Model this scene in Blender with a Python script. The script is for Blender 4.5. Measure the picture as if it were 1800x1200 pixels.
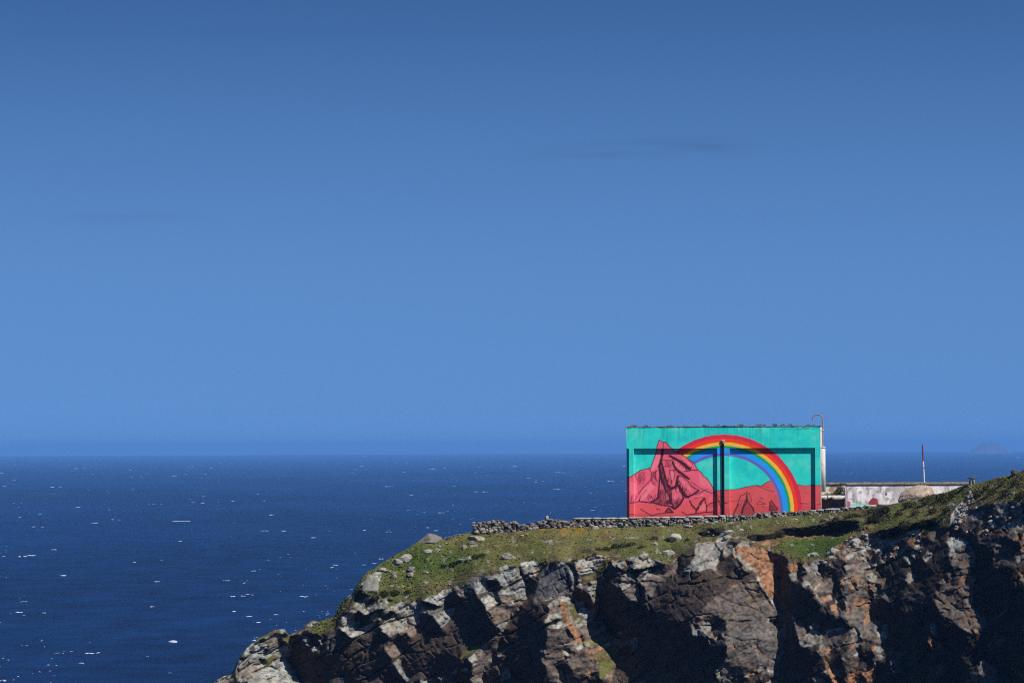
import bpy, bmesh, math, random
import numpy as np
from mathutils import Matrix, Vector

for o in list(bpy.data.objects):
    bpy.data.objects.remove(o)
SC = bpy.context.scene
COL = SC.collection
random.seed(7)
RNG = np.random.default_rng(7)

# ------------------------------------------------------------------ camera
F = 6075.0                      # focal length in photo pixels (1800 wide)
CAMZ = 60.0                     # metres above the sea
PITCH = math.atan(184 / F)
ROLL = -0.0046
cam_d = bpy.data.cameras.new("camera")
cam = bpy.data.objects.new("camera", cam_d)
COL.objects.link(cam)
cam_d.sensor_fit = 'HORIZONTAL'
cam_d.sensor_width = 36.0
cam_d.lens = F / 1800 * 36.0
cam_d.clip_start = 1.0
cam_d.clip_end = 120000.0
CROT = (Matrix.Rotation(math.pi / 2 + PITCH, 3, 'X') @ Matrix.Rotation(ROLL, 3, 'Z'))
cam.matrix_world = Matrix.Translation((0, 0, CAMZ)) @ CROT.to_4x4()
SC.camera = cam
CR = np.array(CROT)


def ray(px, py):
    """direction with y = 1 through a photo pixel"""
    px = np.asarray(px, float); py = np.asarray(py, float)
    lx = (px - 900) / F; ly = (600 - py) / F
    d = [CR[i, 0] * lx + CR[i, 1] * ly - CR[i, 2] for i in range(3)]
    return d[0] / d[1], d[2] / d[1]


def pt(px, py, Y):
    dx, dz = ray(px, py)
    return np.stack([dx * Y, np.asarray(Y, float) + 0 * dx, CAMZ + dz * Y], -1)


# ------------------------------------------------------------------ light
SUN_EL = math.radians(44.5)
SUN_AZ = math.radians(42.0)     # to the right of the line from the cliff to the camera
to_sun = Vector((math.cos(SUN_EL) * math.sin(SUN_AZ), -math.cos(SUN_EL) * math.cos(SUN_AZ), math.sin(SUN_EL)))
sun_d = bpy.data.lights.new("sun", 'SUN')
sun = bpy.data.objects.new("sun", sun_d)
COL.objects.link(sun)
sun_d.energy = 5.0
sun_d.angle = math.radians(0.5)
sun_d.color = (1.0, 0.96, 0.90)
sun.location = (60, 150, 130)
sun.rotation_euler = to_sun.to_track_quat('Z', 'Y').to_euler()

world = bpy.data.worlds.new("World")
SC.world = world
world.use_nodes = True
wt = world.node_tree
wt.nodes.clear()
w_out = wt.nodes.new("ShaderNodeOutputWorld")
w_bg = wt.nodes.new("ShaderNodeBackground")
w_bg.inputs["Strength"].default_value = 0.15
sky = wt.nodes.new("ShaderNodeTexSky")
sky.sky_type = 'NISHITA'
sky.sun_disc = False
sky.sun_elevation = SUN_EL
sky.sun_rotation = math.atan2(to_sun.x, to_sun.y)
sky.altitude = 300
sky.air_density = 1.0
sky.dust_density = 0.2
sky.ozone_density = 3.0
w_tc = wt.nodes.new("ShaderNodeTexCoord")
w_map = wt.nodes.new("ShaderNodeMapping")        # deep clear sky right down to the horizon
w_map.inputs["Location"].default_value = (0, 0, 0.34)
w_map.inputs["Scale"].default_value = (1, 1, 0.9)
w_tint = wt.nodes.new("ShaderNodeMix")
w_tint.data_type = 'RGBA'; w_tint.blend_type = 'MULTIPLY'
w_tint.inputs[0].default_value = 1.0
w_tint.inputs[7].default_value = (0.58, 0.81, 1.0, 1)
wt.links.new(w_tc.outputs["Generated"], w_map.inputs["Vector"])
wt.links.new(w_map.outputs[0], sky.inputs["Vector"])
wt.links.new(sky.outputs[0], w_tint.inputs[6])
w_sep = wt.nodes.new("ShaderNodeSeparateXYZ")
wt.links.new(w_tc.outputs["Generated"], w_sep.inputs[0])
w_el = wt.nodes.new("ShaderNodeMapRange")        # the sky deepens with elevation
w_el.interpolation_type = 'SMOOTHSTEP'
w_el.inputs[1].default_value = 0.04; w_el.inputs[2].default_value = 0.17
w_el.inputs[3].default_value = 0.0; w_el.inputs[4].default_value = 1.0
wt.links.new(w_sep.outputs[2], w_el.inputs[0])
w_deep = wt.nodes.new("ShaderNodeMix"); w_deep.data_type = 'RGBA'; w_deep.blend_type = 'MULTIPLY'
w_deep.inputs[7].default_value = (0.38, 0.49, 0.60, 1)
wt.links.new(w_el.outputs[0], w_deep.inputs[0])
wt.links.new(w_tint.outputs[2], w_deep.inputs[6])


def wmath(op, a, b=None):
    n = wt.nodes.new("ShaderNodeMath"); n.operation = op
    for i, v in enumerate((a, b)):
        if v is None: continue
        if isinstance(v, (int, float)): n.inputs[i].default_value = v
        else: wt.links.new(v, n.inputs[i])
    return n.outputs[0]


w_cm = wt.nodes.new("ShaderNodeMapping")         # thin grey cloud streaks
w_cm.inputs["Scale"].default_value = (60, 60, 420)
w_cn = wt.nodes.new("ShaderNodeTexNoise")
w_cn.inputs["Scale"].default_value = 1.0; w_cn.inputs["Detail"].default_value = 5.0
wt.links.new(w_tc.outputs["Generated"], w_cm.inputs["Vector"])
wt.links.new(w_cm.outputs[0], w_cn.inputs["Vector"])
streaks = None
for (cx, cz, sx, sz, am) in [(.052, .0862, .030, .0024, .42), (.020, .0835, .022, .0012, .30), (-.112, .0660, .016, .0022, .30), (-.08, .119, .10, .002, .12)]:
    ux = wmath('DIVIDE', wmath('SUBTRACT', w_sep.outputs[0], cx), sx)
    uz = wmath('DIVIDE', wmath('SUBTRACT', w_sep.outputs[2], cz), sz)
    g_ = wmath('MULTIPLY', wmath('EXPONENT', wmath('MULTIPLY', wmath('ADD', wmath('MULTIPLY', ux, ux), wmath('MULTIPLY', uz, uz)), -1.0)), am)
    streaks = g_ if streaks is None else wmath('ADD', streaks, g_)
w_nz = wt.nodes.new("ShaderNodeMapRange"); w_nz.inputs[1].default_value = .35; w_nz.inputs[2].default_value = .65
wt.links.new(w_cn.outputs[0], w_nz.inputs[0])
w_cl = wt.nodes.new("ShaderNodeMix")
w_cl.data_type = 'RGBA'; w_cl.blend_type = 'MULTIPLY'
w_cl.inputs[7].default_value = (0.72, 0.66, 0.66, 1)
wt.links.new(wmath('MULTIPLY', streaks, w_nz.outputs[0]), w_cl.inputs[0])
wt.links.new(w_deep.outputs[2], w_cl.inputs[6])
wt.links.new(w_cl.outputs[2], w_bg.inputs["Color"])
wt.links.new(w_bg.outputs[0], w_out.inputs["Surface"])

SC.view_settings.view_transform = 'Standard'
SC.view_settings.look = 'None'
SC.view_settings.exposure = 0.0
SC.view_settings.gamma = 1.0
SC.render.engine = 'CYCLES'
SC.cycles.use_denoising = False
SC.cycles.max_bounces = 6
SC.cycles.filter_width = 1.1
SC.cycles.volume_bounces = 1


# ------------------------------------------------------------------ helpers
def lin(c):
    c = np.asarray(c, float) / 255.0
    return np.where(c <= 0.04045, c / 12.92, ((c + 0.055) / 1.055) ** 2.4)


def link_mesh(name, verts, faces, mat, parent=None, cols=None, smooth=False):
    """faces: int array (n,3)/(n,4) or list of such; cols: per-vertex rgba"""
    me = bpy.data.meshes.new(name)
    verts = np.asarray(verts, np.float32).reshape(-1, 3)
    fl = faces if isinstance(faces, list) else [faces]
    fl = [np.asarray(f, np.int32) for f in fl if len(f)]
    me.vertices.add(len(verts))
    me.vertices.foreach_set("co", verts.ravel())
    loops = np.concatenate([f.ravel() for f in fl])
    sizes = np.concatenate([np.full(len(f), f.shape[1], np.int32) for f in fl])
    starts = np.concatenate([[0], np.cumsum(sizes)[:-1]]).astype(np.int32)
    me.loops.add(len(loops))
    me.loops.foreach_set("vertex_index", loops)
    me.polygons.add(len(sizes))
    me.polygons.foreach_set("loop_start", starts)
    me.polygons.foreach_set("loop_total", sizes)
    me.update(calc_edges=True)
    if smooth:
        me.polygons.foreach_set("use_smooth", np.ones(len(sizes), bool))
    if cols is not None:
        ca = me.color_attributes.new("paint", 'FLOAT_COLOR', 'POINT')
        cols = np.asarray(cols, np.float32)
        if cols.shape[1] == 3:
            cols = np.concatenate([cols, np.ones((len(cols), 1), np.float32)], 1)
        ca.data.foreach_set("color", cols.ravel())
    me.materials.append(mat)
    me.validate()
    ob = bpy.data.objects.new(name, me)
    COL.objects.link(ob)
    if parent is not None:
        ob.parent = parent
    return ob


def thing(name, loc, label, cat, group=None, rotz=0.0):
    o = bpy.data.objects.new(name, None)
    COL.objects.link(o)
    o.empty_display_size = 0.3
    o.location = loc
    o.rotation_euler = (0, 0, rotz)
    tag(o, label, cat, group)
    return o


def tag(o, label, cat, group=None):
    o["label"] = label
    o["category"] = cat
    if group:
        o["group"] = group
    return o


class MB:
    def __init__(self):
        self.v = []; self.f3 = []; self.f4 = []; self.c = []; self.n = 0

    def add(self, v, f, c=None):
        v = np.asarray(v, float).reshape(-1, 3); f = np.asarray(f, int)
        (self.f3 if f.shape[1] == 3 else self.f4).append(f + self.n)
        self.v.append(v); self.n += len(v)
        if c is not None:
            c = np.asarray(c, float)
            self.c.append(np.tile(c, (len(v), 1)) if c.ndim == 1 else c)

    def box(self, lo, hi, c=None):
        x0, y0, z0 = lo; x1, y1, z1 = hi
        v = [(x0, y0, z0), (x1, y0, z0), (x1, y1, z0), (x0, y1, z0), (x0, y0, z1), (x1, y0, z1), (x1, y1, z1), (x0, y1, z1)]
        f = [(0, 3, 2, 1), (4, 5, 6, 7), (0, 1, 5, 4), (1, 2, 6, 5), (2, 3, 7, 6), (3, 0, 4, 7)]
        self.add(v, f, c)

    def tube(self, pts, r, seg=10, c=None, cap=True):
        pts = [Vector(p) for p in pts]
        rs = r if isinstance(r, (list, tuple)) else [r] * len(pts)
        rings = []
        up = Vector((0.0, 1.0, 0.0))
        for i, p in enumerate(pts):
            t = (pts[min(i + 1, len(pts) - 1)] - pts[max(i - 1, 0)]).normalized()
            a = t.cross(up).normalized() if abs(t.dot(up)) < .98 else t.cross(Vector((1, 0, 0))).normalized()
            b = t.cross(a)
            for k in range(seg):
                th = 2 * math.pi * k / seg
                rings.append(p + a * math.cos(th) * rs[i] + b * math.sin(th) * rs[i])
        f = []
        for i in range(len(pts) - 1):
            for k in range(seg):
                k2 = (k + 1) % seg
                f.append((i * seg + k, i * seg + k2, (i + 1) * seg + k2, (i + 1) * seg + k))
        self.add([tuple(q) for q in rings], f, c)
        if cap:
            for base, p in ((0, pts[0]), ((len(pts) - 1) * seg, pts[-1])):
                ring = [tuple(q) for q in rings[base:base + seg]]
                self.add(ring + [tuple(p)], [(k, (k + 1) % seg, seg) for k in range(seg)], c)

    def build(self, name, mat, parent=None, smooth=False):
        v = np.concatenate(self.v)
        f = []
        if self.f3: f.append(np.concatenate(self.f3))
        if self.f4: f.append(np.concatenate(self.f4))
        c = np.concatenate(self.c) if self.c and sum(len(x) for x in self.c) == len(v) else None
        return link_mesh(name, v, f, mat, parent, c, smooth)


def ico(sub):
    bm = bmesh.new()
    bmesh.ops.create_icosphere(bm, subdivisions=sub, radius=1.0)
    v = np.array([x.co for x in bm.verts]); f = np.array([[q.index for q in p.verts] for p in bm.faces])
    bm.free()
    return v, f


ICO = {k: ico(k) for k in (1, 2, 3, 4, 5)}


def rock_shape(sub, ncut=14, cut=(0.62, 0.95), rough=0.02, rng=RNG):
    """a sphere trimmed by random planes: flat broken faces with edges"""
    v, f = ICO[sub]
    n = rng.normal(size=(ncut, 3)); n /= np.linalg.norm(n, axis=1)[:, None]
    d = rng.uniform(cut[0], cut[1], ncut)
    dots = np.maximum(v @ n.T, 1e-3)
    s = np.minimum(1.0, (d / dots).min(1))
    s = s * (1 + rng.normal(size=len(v)) * rough)
    return v * s[:, None], f


def block_shape(rng):
    """roughly squared field stone"""
    v, f = ICO[2]
    v = v / np.abs(v).max(1)[:, None] ** .75
    n = rng.normal(size=(9, 3)); n /= np.linalg.norm(n, axis=1)[:, None]
    d = rng.uniform(.80, 1.15, 9)
    return v * np.minimum(1.0, (d / np.maximum(v @ n.T, 1e-3)).min(1))[:, None], f


# 2-D value noise on pixel coordinates
def vnoise(x, y, seed, scale):
    r = np.random.default_rng(seed)
    T = r.random((256, 256))
    X = x / scale; Y = y / scale
    xi = np.floor(X).astype(int); yi = np.floor(Y).astype(int)
    fx = X - xi; fy = Y - yi
    fx = fx * fx * (3 - 2 * fx); fy = fy * fy * (3 - 2 * fy)
    a = T[yi % 256, xi % 256]; b = T[yi % 256, (xi + 1) % 256]
    c = T[(yi + 1) % 256, xi % 256]; d = T[(yi + 1) % 256, (xi + 1) % 256]
    return (a * (1 - fx) + b * fx) * (1 - fy) + (c * (1 - fx) + d * fx) * fy


def fbm(x, y, seed, scale, octv=4, g=0.5):
    s = 0; a = 1; t = 0
    for k in range(octv):
        s = s + a * vnoise(x, y, seed + k, scale / 2 ** k); t += a; a *= g
    return s / t


def voro(x, y, cw, ch, ang, seed, jit=0.85):
    """anisotropic jittered Voronoi: cell id, F1, F2-F1"""
    ca, sa = math.cos(ang), math.sin(ang)
    X = (x * ca + y * sa) / cw; Y = (-x * sa + y * ca) / ch
    r = np.random.default_rng(seed)
    JX = r.random((128, 128)); JY = r.random((128, 128))
    xi = np.floor(X).astype(int); yi = np.floor(Y).astype(int)
    f1 = np.full(X.shape, 9.0); f2 = np.full(X.shape, 9.0); cid = np.zeros(X.shape, int)
    for dy in (-1, 0, 1):
        for dx in (-1, 0, 1):
            cx = xi + dx; cy = yi + dy
            jx = cx + .5 + (JX[cy % 128, cx % 128] - .5) * jit
            jy = cy + .5 + (JY[cy % 128, cx % 128] - .5) * jit
            d = np.hypot(X - jx, Y - jy)
            new = d < f1
            f2 = np.where(new, f1, np.minimum(f2, d))
            cid = np.where(new, (cy % 128) * 128 + (cx % 128), cid)
            f1 = np.where(new, d, f1)
    return cid, f1, f2 - f1


def brick(x, y, cw, ch, ang, seed):
    """rock joints: uneven courses split by cross joints; cell id and distance to the nearest joint (px)"""
    ca, sa = math.cos(ang), math.sin(ang)
    X = x * ca + y * sa; Y = -x * sa + y * ca
    r = np.random.default_rng(seed)
    R1 = r.random(4096); R2 = r.random(4096)
    Yn = Y / ch + (vnoise(X, Y, seed + 1, cw * 4) - .5) * 1.6
    row = np.floor(Yn).astype(int); fy = Yn - row
    w = cw * (.55 + 1.0 * R1[row % 4096])
    Xn = X / w + R2[row % 4096] * 57 + fy * (R1[(row + 77) % 4096] - .5) * .5
    col = np.floor(Xn).astype(int); fx = Xn - col
    e = np.minimum(np.minimum(fx, 1 - fx) * w, np.minimum(fy, 1 - fy) * ch)
    return (row * 7919 + col * 104729) % 16384, e


def inpoly(X, Y, poly):
    P = np.asarray(poly, float)
    m = np.zeros(X.shape, bool)
    n = len(P)
    j = n - 1
    for i in range(n):
        x0, y0 = P[i]; x1, y1 = P[j]
        if y0 != y1:
            c = ((y0 > Y) != (y1 > Y)) & (X < (x1 - x0) * (Y - y0) / (y1 - y0) + x0)
            m ^= c
        j = i
    return m


# ------------------------------------------------------------------ materials
def new_mat(name):
    m = bpy.data.materials.new(name)
    m.use_nodes = True
    nt = m.node_tree
    b = nt.nodes["Principled BSDF"]
    return m, nt, b


def mat_paint(name, rough=0.85, nscale=6.0, namp=0.25, bump=0.0, bscale=30.0, spec=0.2, big=None):
    """colour from the mesh's own paint, broken up by procedural noise"""
    m, nt, b = new_mat(name)
    at = nt.nodes.new("ShaderNodeVertexColor"); at.layer_name = "paint"
    geo = nt.nodes.new("ShaderNodeNewGeometry")
    n = nt.nodes.new("ShaderNodeTexNoise"); n.inputs["Scale"].default_value = nscale
    n.inputs["Detail"].default_value = 6; n.inputs["Roughness"].default_value = 0.65
    nt.links.new(geo.outputs["Position"], n.inputs["Vector"])
    mr = nt.nodes.new("ShaderNodeMapRange")
    mr.inputs[1].default_value = 0.3; mr.inputs[2].default_value = 0.7
    mr.inputs[3].default_value = 1 - namp; mr.inputs[4].default_value = 1 + namp
    nt.links.new(n.outputs[0], mr.inputs[0])
    mul = nt.nodes.new("ShaderNodeVectorMath"); mul.operation = 'SCALE'
    nt.links.new(at.outputs[0], mul.inputs[0]); nt.links.new(mr.outputs[0], mul.inputs["Scale"])
    nt.links.new(mul.outputs[0], b.inputs["Base Color"])
    b.inputs["Roughness"].default_value = rough
    b.inputs["Specular IOR Level"].default_value = spec
    if bump:
        bn = nt.nodes.new("ShaderNodeTexNoise"); bn.inputs["Scale"].default_value = bscale
        bn.inputs["Detail"].default_value = 8; bn.inputs["Roughness"].default_value = 0.7
        nt.links.new(geo.outputs["Position"], bn.inputs["Vector"])
        bp = nt.nodes.new("ShaderNodeBump"); bp.inputs["Strength"].default_value = 1.0
        bp.inputs["Distance"].default_value = bump
        nt.links.new(bn.outputs[0], bp.inputs["Height"])
        nt.links.new(bp.outputs[0], b.inputs["Normal"])
    return m


def mat_plain(name, col, rough=0.8, var=0.3, nscale=8.0, bump=0.0, spec=0.25, metal=0.0, col2=None):
    m, nt, b = new_mat(name)
    geo = nt.nodes.new("ShaderNodeNewGeometry")
    n = nt.nodes.new("ShaderNodeTexNoise"); n.inputs["Scale"].default_value = nscale
    n.inputs["Detail"].default_value = 6; n.inputs["Roughness"].default_value = 0.65
    nt.links.new(geo.outputs["Position"], n.inputs["Vector"])
    mr = nt.nodes.new("ShaderNodeMapRange")
    mr.inputs[1].default_value = 0.35; mr.inputs[2].default_value = 0.65
    nt.links.new(n.outputs[0], mr.inputs[0])
    mx = nt.nodes.new("ShaderNodeMix"); mx.data_type = 'RGBA'
    c2 = col2 if col2 is not None else [x * (1 - var) for x in col]
    c1 = col if col2 is not None else [x * (1 + var * .5) for x in col]
    mx.inputs[6].default_value = (*c1, 1); mx.inputs[7].default_value = (*c2, 1)
    nt.links.new(mr.outputs[0], mx.inputs[0])
    nt.links.new(mx.outputs[2], b.inputs["Base Color"])
    b.inputs["Roughness"].default_value = rough
    b.inputs["Specular IOR Level"].default_value = spec
    b.inputs["Metallic"].default_value = metal
    if bump:
        bp = nt.nodes.new("ShaderNodeBump"); bp.inputs["Distance"].default_value = bump
        nt.links.new(n.outputs[0], bp.inputs["Height"])
        nt.links.new(bp.outputs[0], b.inputs["Normal"])
    return m


M_ROCK = mat_paint("cliff_rock_and_turf", 0.92, 4.5, 0.36, bump=0.03, bscale=6.0, spec=0.10)
M_MURAL = mat_paint("mural_paint", 0.75, 3.0, 0.07, bump=0.004, bscale=25.0, spec=0.25)
M_STAIN = mat_paint("stained_whitewash", 0.85, 5.0, 0.10, bump=0.01, bscale=18.0, spec=0.2)
M_STONE = mat_paint("field_stone", 0.9, 6.0, 0.35, bump=0.03, bscale=9.0, spec=0.15)
M_LEAF = mat_paint("leaves", 0.8, 1.5, 0.30, spec=0.1)
M_WHITE = mat_plain("old_whitewash", (0.62, 0.60, 0.55), 0.85, 0.18, 3.0, 0.005)
M_ROOF = mat_plain("weathered_roof_slab", (0.20, 0.17, 0.14), 0.9, 0.45, 4.0, 0.02)
M_PIPE = mat_plain("dark_pipe", (0.008, 0.006, 0.009), 0.8, 0.3, 10.0, spec=0.1)
M_RUST = mat_plain("rusty_pipe", (0.34, 0.27, 0.23), 0.7, 0.3, 12.0, col2=(0.24, 0.14, 0.11))
M_GREYMET = mat_plain("galvanised_metal", (0.45, 0.43, 0.42), 0.5, 0.25, 15.0)
M_REDPAINT = mat_plain("faded_red_paint", (0.17, 0.045, 0.07), 0.6, 0.25, 6.0)
M_WPAINT = mat_plain("faded_white_paint", (0.66, 0.63, 0.62), 0.6, 0.2, 6.0)
M_FOAM = mat_plain("sea_foam", (0.62, 0.68, 0.75), 0.6, 0.35, 0.6)
M_DARKIN = mat_plain("dim_concrete", (0.10, 0.07, 0.06), 0.9, 0.3, 2.0)
M_ISLE = mat_plain("island_rock", (0.12, 0.105, 0.10), 0.95, 0.4, 0.01)


def mat_sea():
    m, nt, b = new_mat("sea_water")
    geo = nt.nodes.new("ShaderNodeNewGeometry")
    mp = nt.nodes.new("ShaderNodeMapping"); mp.inputs["Scale"].default_value = (0.050, 0.030, 1)
    nt.links.new(geo.outputs["Position"], mp.inputs["Vector"])
    n1 = nt.nodes.new("ShaderNodeTexNoise"); n1.inputs["Scale"].default_value = 1.0
    n1.inputs["Detail"].default_value = 5; n1.inputs["Roughness"].default_value = 0.6
    nt.links.new(mp.outputs[0], n1.inputs["Vector"])
    mpg = nt.nodes.new("ShaderNodeMapping"); mpg.inputs["Scale"].default_value = (0.0032, 0.0011, 1)
    nt.links.new(geo.outputs["Position"], mpg.inputs["Vector"])
    ng = nt.nodes.new("ShaderNodeTexNoise"); ng.inputs["Scale"].default_value = 1.0; ng.inputs["Detail"].default_value = 4
    nt.links.new(mpg.outputs[0], ng.inputs["Vector"])
    ad = nt.nodes.new("ShaderNodeMath"); ad.operation = 'ADD'
    nt.links.new(n1.outputs[0], ad.inputs[0]); nt.links.new(ng.outputs[0], ad.inputs[1])
    mr = nt.nodes.new("ShaderNodeMapRange")
    mr.inputs[1].default_value = 0.80; mr.inputs[2].default_value = 1.20
    nt.links.new(ad.outputs[0], mr.inputs[0])
    mx = nt.nodes.new("ShaderNodeMix"); mx.data_type = 'RGBA'
    mx.inputs[6].default_value = (0.0014, 0.0085, 0.038, 1)
    mx.inputs[7].default_value = (0.0042, 0.030, 0.125, 1)
    nt.links.new(mr.outputs[0], mx.inputs[0])
    nt.links.new(mx.outputs[2], b.inputs["Base Color"])
    b.inputs["Roughness"].default_value = 0.42
    b.inputs["IOR"].default_value = 1.33
    b.inputs["Specular IOR Level"].default_value = 0.22
    mp2 = nt.nodes.new("ShaderNodeMapping"); mp2.inputs["Scale"].default_value = (0.10, 0.22, 1)
    nt.links.new(geo.outputs["Position"], mp2.inputs["Vector"])
    n2 = nt.nodes.new("ShaderNodeTexNoise"); n2.inputs["Scale"].default_value = 1.0
    n2.inputs["Detail"].default_value = 6; n2.inputs["Roughness"].default_value = 0.62
    nt.links.new(mp2.outputs[0], n2.inputs["Vector"])
    mp3 = nt.nodes.new("ShaderNodeMapping"); mp3.inputs["Scale"].default_value = (0.009, 0.016, 1); mp3.inputs["Rotation"].default_value = (0, 0, .25)
    nt.links.new(geo.outputs["Position"], mp3.inputs["Vector"])
    n3 = nt.nodes.new("ShaderNodeTexNoise"); n3.inputs["Scale"].default_value = 1.0; n3.inputs["Detail"].default_value = 3
    nt.links.new(mp3.outputs[0], n3.inputs["Vector"])
    bp3 = nt.nodes.new("ShaderNodeBump"); bp3.inputs["Distance"].default_value = 26.0
    nt.links.new(n3.outputs[0], bp3.inputs["Height"])
    bp = nt.nodes.new("ShaderNodeBump"); bp.inputs["Distance"].default_value = 3.4
    nt.links.new(bp3.outputs[0], bp.inputs["Normal"])
    bp.inputs["Strength"].default_value = 1.0
    nt.links.new(n2.outputs[0], bp.inputs["Height"])
    nt.links.new(bp.outputs[0], b.inputs["Normal"])
    return m


M_SEA = mat_sea()

# ------------------------------------------------------------------ sea
RSEA = 27600.0
mb = MB()
rings = [0] + list(np.geomspace(150, RSEA, 26)); NS = 180
sv = [(0, 0, 0)]
for r_ in rings[1:]:
    for k in range(NS):
        a = 2 * math.pi * k / NS
        sv.append((r_ * math.cos(a), r_ * math.sin(a), 0))
mb.add(sv, [(0, 1 + k, 1 + (k + 1) % NS) for k in range(NS)])
qf = []
for i in range(len(rings) - 2):
    for k in range(NS):
        a = 1 + i * NS + k; b_ = 1 + i * NS + (k + 1) % NS
        qf.append((a, a + NS, b_ + NS, b_))
mb.f4.append(np.array(qf))
water = mb.build("sea", M_SEA)
water["kind"] = "structure"

# whitecaps: low foamy crests spread over the water
def build_whitecaps():
    mb = MB()
    v0, f0 = ICO[1]
    rng = np.random.default_rng(21)

    def cap(px, py, wpx, hpx, n=3):
        dx, dz = ray(px, py)
        Y = -CAMZ / dz
        if Y < 300 or Y > RSEA * .96: return
        m = Y / F
        L = wpx * m; H = max(hpx * m, 0.12)
        x0 = float(dx * Y)
        for k in range(n):
            s = rng.uniform(.35, 1.0) if k else 1.0
            vv = v0 * (1 + rng.normal(size=(len(v0), 1)) * .22)
            vv = vv * np.array([L * .5 * s, L * .35 * s, H * .55 * rng.uniform(.55, 1)])
            a = rng.normal() * .22
            vv = np.stack([vv[:, 0] * math.cos(a) - vv[:, 1] * math.sin(a), vv[:, 0] * math.sin(a) + vv[:, 1] * math.cos(a), vv[:, 2]], 1)
            vv += np.array([x0 + (rng.normal() * L * .35 if k else 0), Y + rng.normal() * L * .5, H * .15])
            mb.add(vv, f0)
    # the crests that stand out in the view
    for c in [(302, 1128, 22, 5), (58, 976, 16, 2.5), (42, 978, 12, 2.5), (97, 966, 11, 2.5), (113, 1011, 18, 2.8), (316, 916, 28, 2), (275, 1022, 12, 2),
              (153, 1148, 16, 2.5), (172, 1147, 9, 2.5), (142, 1165, 13, 1.6), (410, 1048, 9, 2), (530, 1048, 15, 2.4), (425, 1047, 9, 1.8), (484, 1080, 9, 2),
              (550, 945, 9, 2), (476, 905, 8, 2), (668, 982, 8, 2), (658, 990, 10, 1.7), (588, 993, 10, 1.8), (498, 933, 9, 1.8), (4, 1196, 14, 3),
              (168, 919, 15, 1.6), (1460, 850, 3, 1), (980, 860, 12, 1.6), (1070, 846, 12, 1.5), (640, 932, 8, 2), (722, 870, 11, 1.6), (680, 855, 12, 1.5),
              (411, 1074, 9, 2), (1790, 794, 9, 3), (1789, 804, 5, 2), (265, 1066, 8, 1.8), (30, 1076, 12, 2), (78, 1077, 7, 2), (235, 988, 9, 1.7),
              (408, 881, 9, 1.5), (356, 884, 8, 1.5), (338, 883, 7, 1.5), (452, 868, 7, 1.5), (464, 880, 6, 1.5), (928, 840, 8, 1.3), (850, 865, 6, 1.3)]:
        cap(c[0], c[1], c[2] * .85, c[3] * .72)
    for k in range(2100):
        t = rng.random() ** 1.25
        px = rng.uniform(-250, 2050); py = 801 + t * 440
        if fbm(np.array(px), np.array(py * 2.5), 5, 260, 3) < rng.uniform(.30, .62): continue
        near = (py - 798) / 400
        big = rng.random() ** 4.5
        wpx = 1.8 + big * 9 + near * 1.6
        hpx = .16 + big * .95 + near * .26
        cap(px, py, wpx, hpx, int(rng.integers(1, 4)))
        if rng.random() < .25:
            cap(px + rng.uniform(8, 22), py + rng.uniform(-1, 1), wpx * .7, hpx * .8, 2)
    o = mb.build("whitecaps", M_FOAM)
    o["kind"] = "stuff"
    return o


build_whitecaps()

# far island on the horizon
def build_island():
    Y = 22000.0
    xs = [1690, 1702, 1710, 1718, 1725, 1731, 1737, 1743, 1748, 1755, 1762, 1770, 1785]
    top = [799, 796, 790, 785, 781, 776.5, 778, 775, 779, 781, 785, 793, 799]
    nx, ny = 90, 40
    X = np.linspace(1690, 1785, nx)
    Tp = np.interp(X, xs, top)
    v = []; c0 = pt(1737, 797, Y)
    for j in range(ny):
        s = (j / (ny - 1) - .5) * 2
        for i in range(nx):
            h = (799 - Tp[i]) / F * Y * 1.0
            h *= max(0, 1 - abs(s) ** 1.4) * (1 + .3 * (fbm(np.array(i * 1.), np.array(j * 1.), 91, 9, 3) - .5))
            p = pt(X[i], 797, Y)
            v.append((p[0], Y + s * 190, -3 + h))
    f = [(j * nx + i, j * nx + i + 1, (j + 1) * nx + i + 1, (j + 1) * nx + i) for j in range(ny - 1) for i in range(nx - 1)]
    o = link_mesh("island", v, np.array(f), M_ISLE)
    o["kind"] = "structure"


build_island()

# ------------------------------------------------------------------ headland: depth field solved from the rock faces
def curve(pts):
    a = np.array(pts, float)
    return lambda x: np.interp(x, a[:, 0], a[:, 1])


S_ = curve([(-400, 2266), (250, 1285), (340, 1228), (375, 1202), (392, 1186), (405, 1186), (412, 1176), (418, 1160), (427, 1146), (440, 1132), (452, 1122), (470, 1112), (480, 1106), (492, 1103), (500, 1104), (508, 1115), (518, 1112),
            (530, 1106), (540, 1095), (550, 1092), (560, 1093), (575, 1086), (587, 1083), (598, 1062), (609, 1047), (620, 1041), (628, 1028), (634, 1018), (645, 1004), (662, 994), (680, 984), (698, 973),
            (715, 964), (731, 954), (745, 950), (781, 946), (825, 936), (860, 935), (941, 926), (1004, 922), (1101, 923), (1180, 921), (1271, 917), (1369, 908),
            (1480, 899), (1520, 894), (1568, 885), (1600, 879), (1640, 869), (1673, 861), (1694, 852), (1712, 849), (1726, 847), (1747, 841), (1765, 836), (1779, 833), (1800, 826),
            (1900, 805), (2150, 780)])
YS_ = curve([(-400, 240), (375, 240), (500, 242), (700, 245), (850, 246), (1000, 246.5), (1300, 246.5), (1480, 245), (1568, 240), (1640, 236), (1700, 232), (1800, 226), (2150, 214)])
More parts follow.
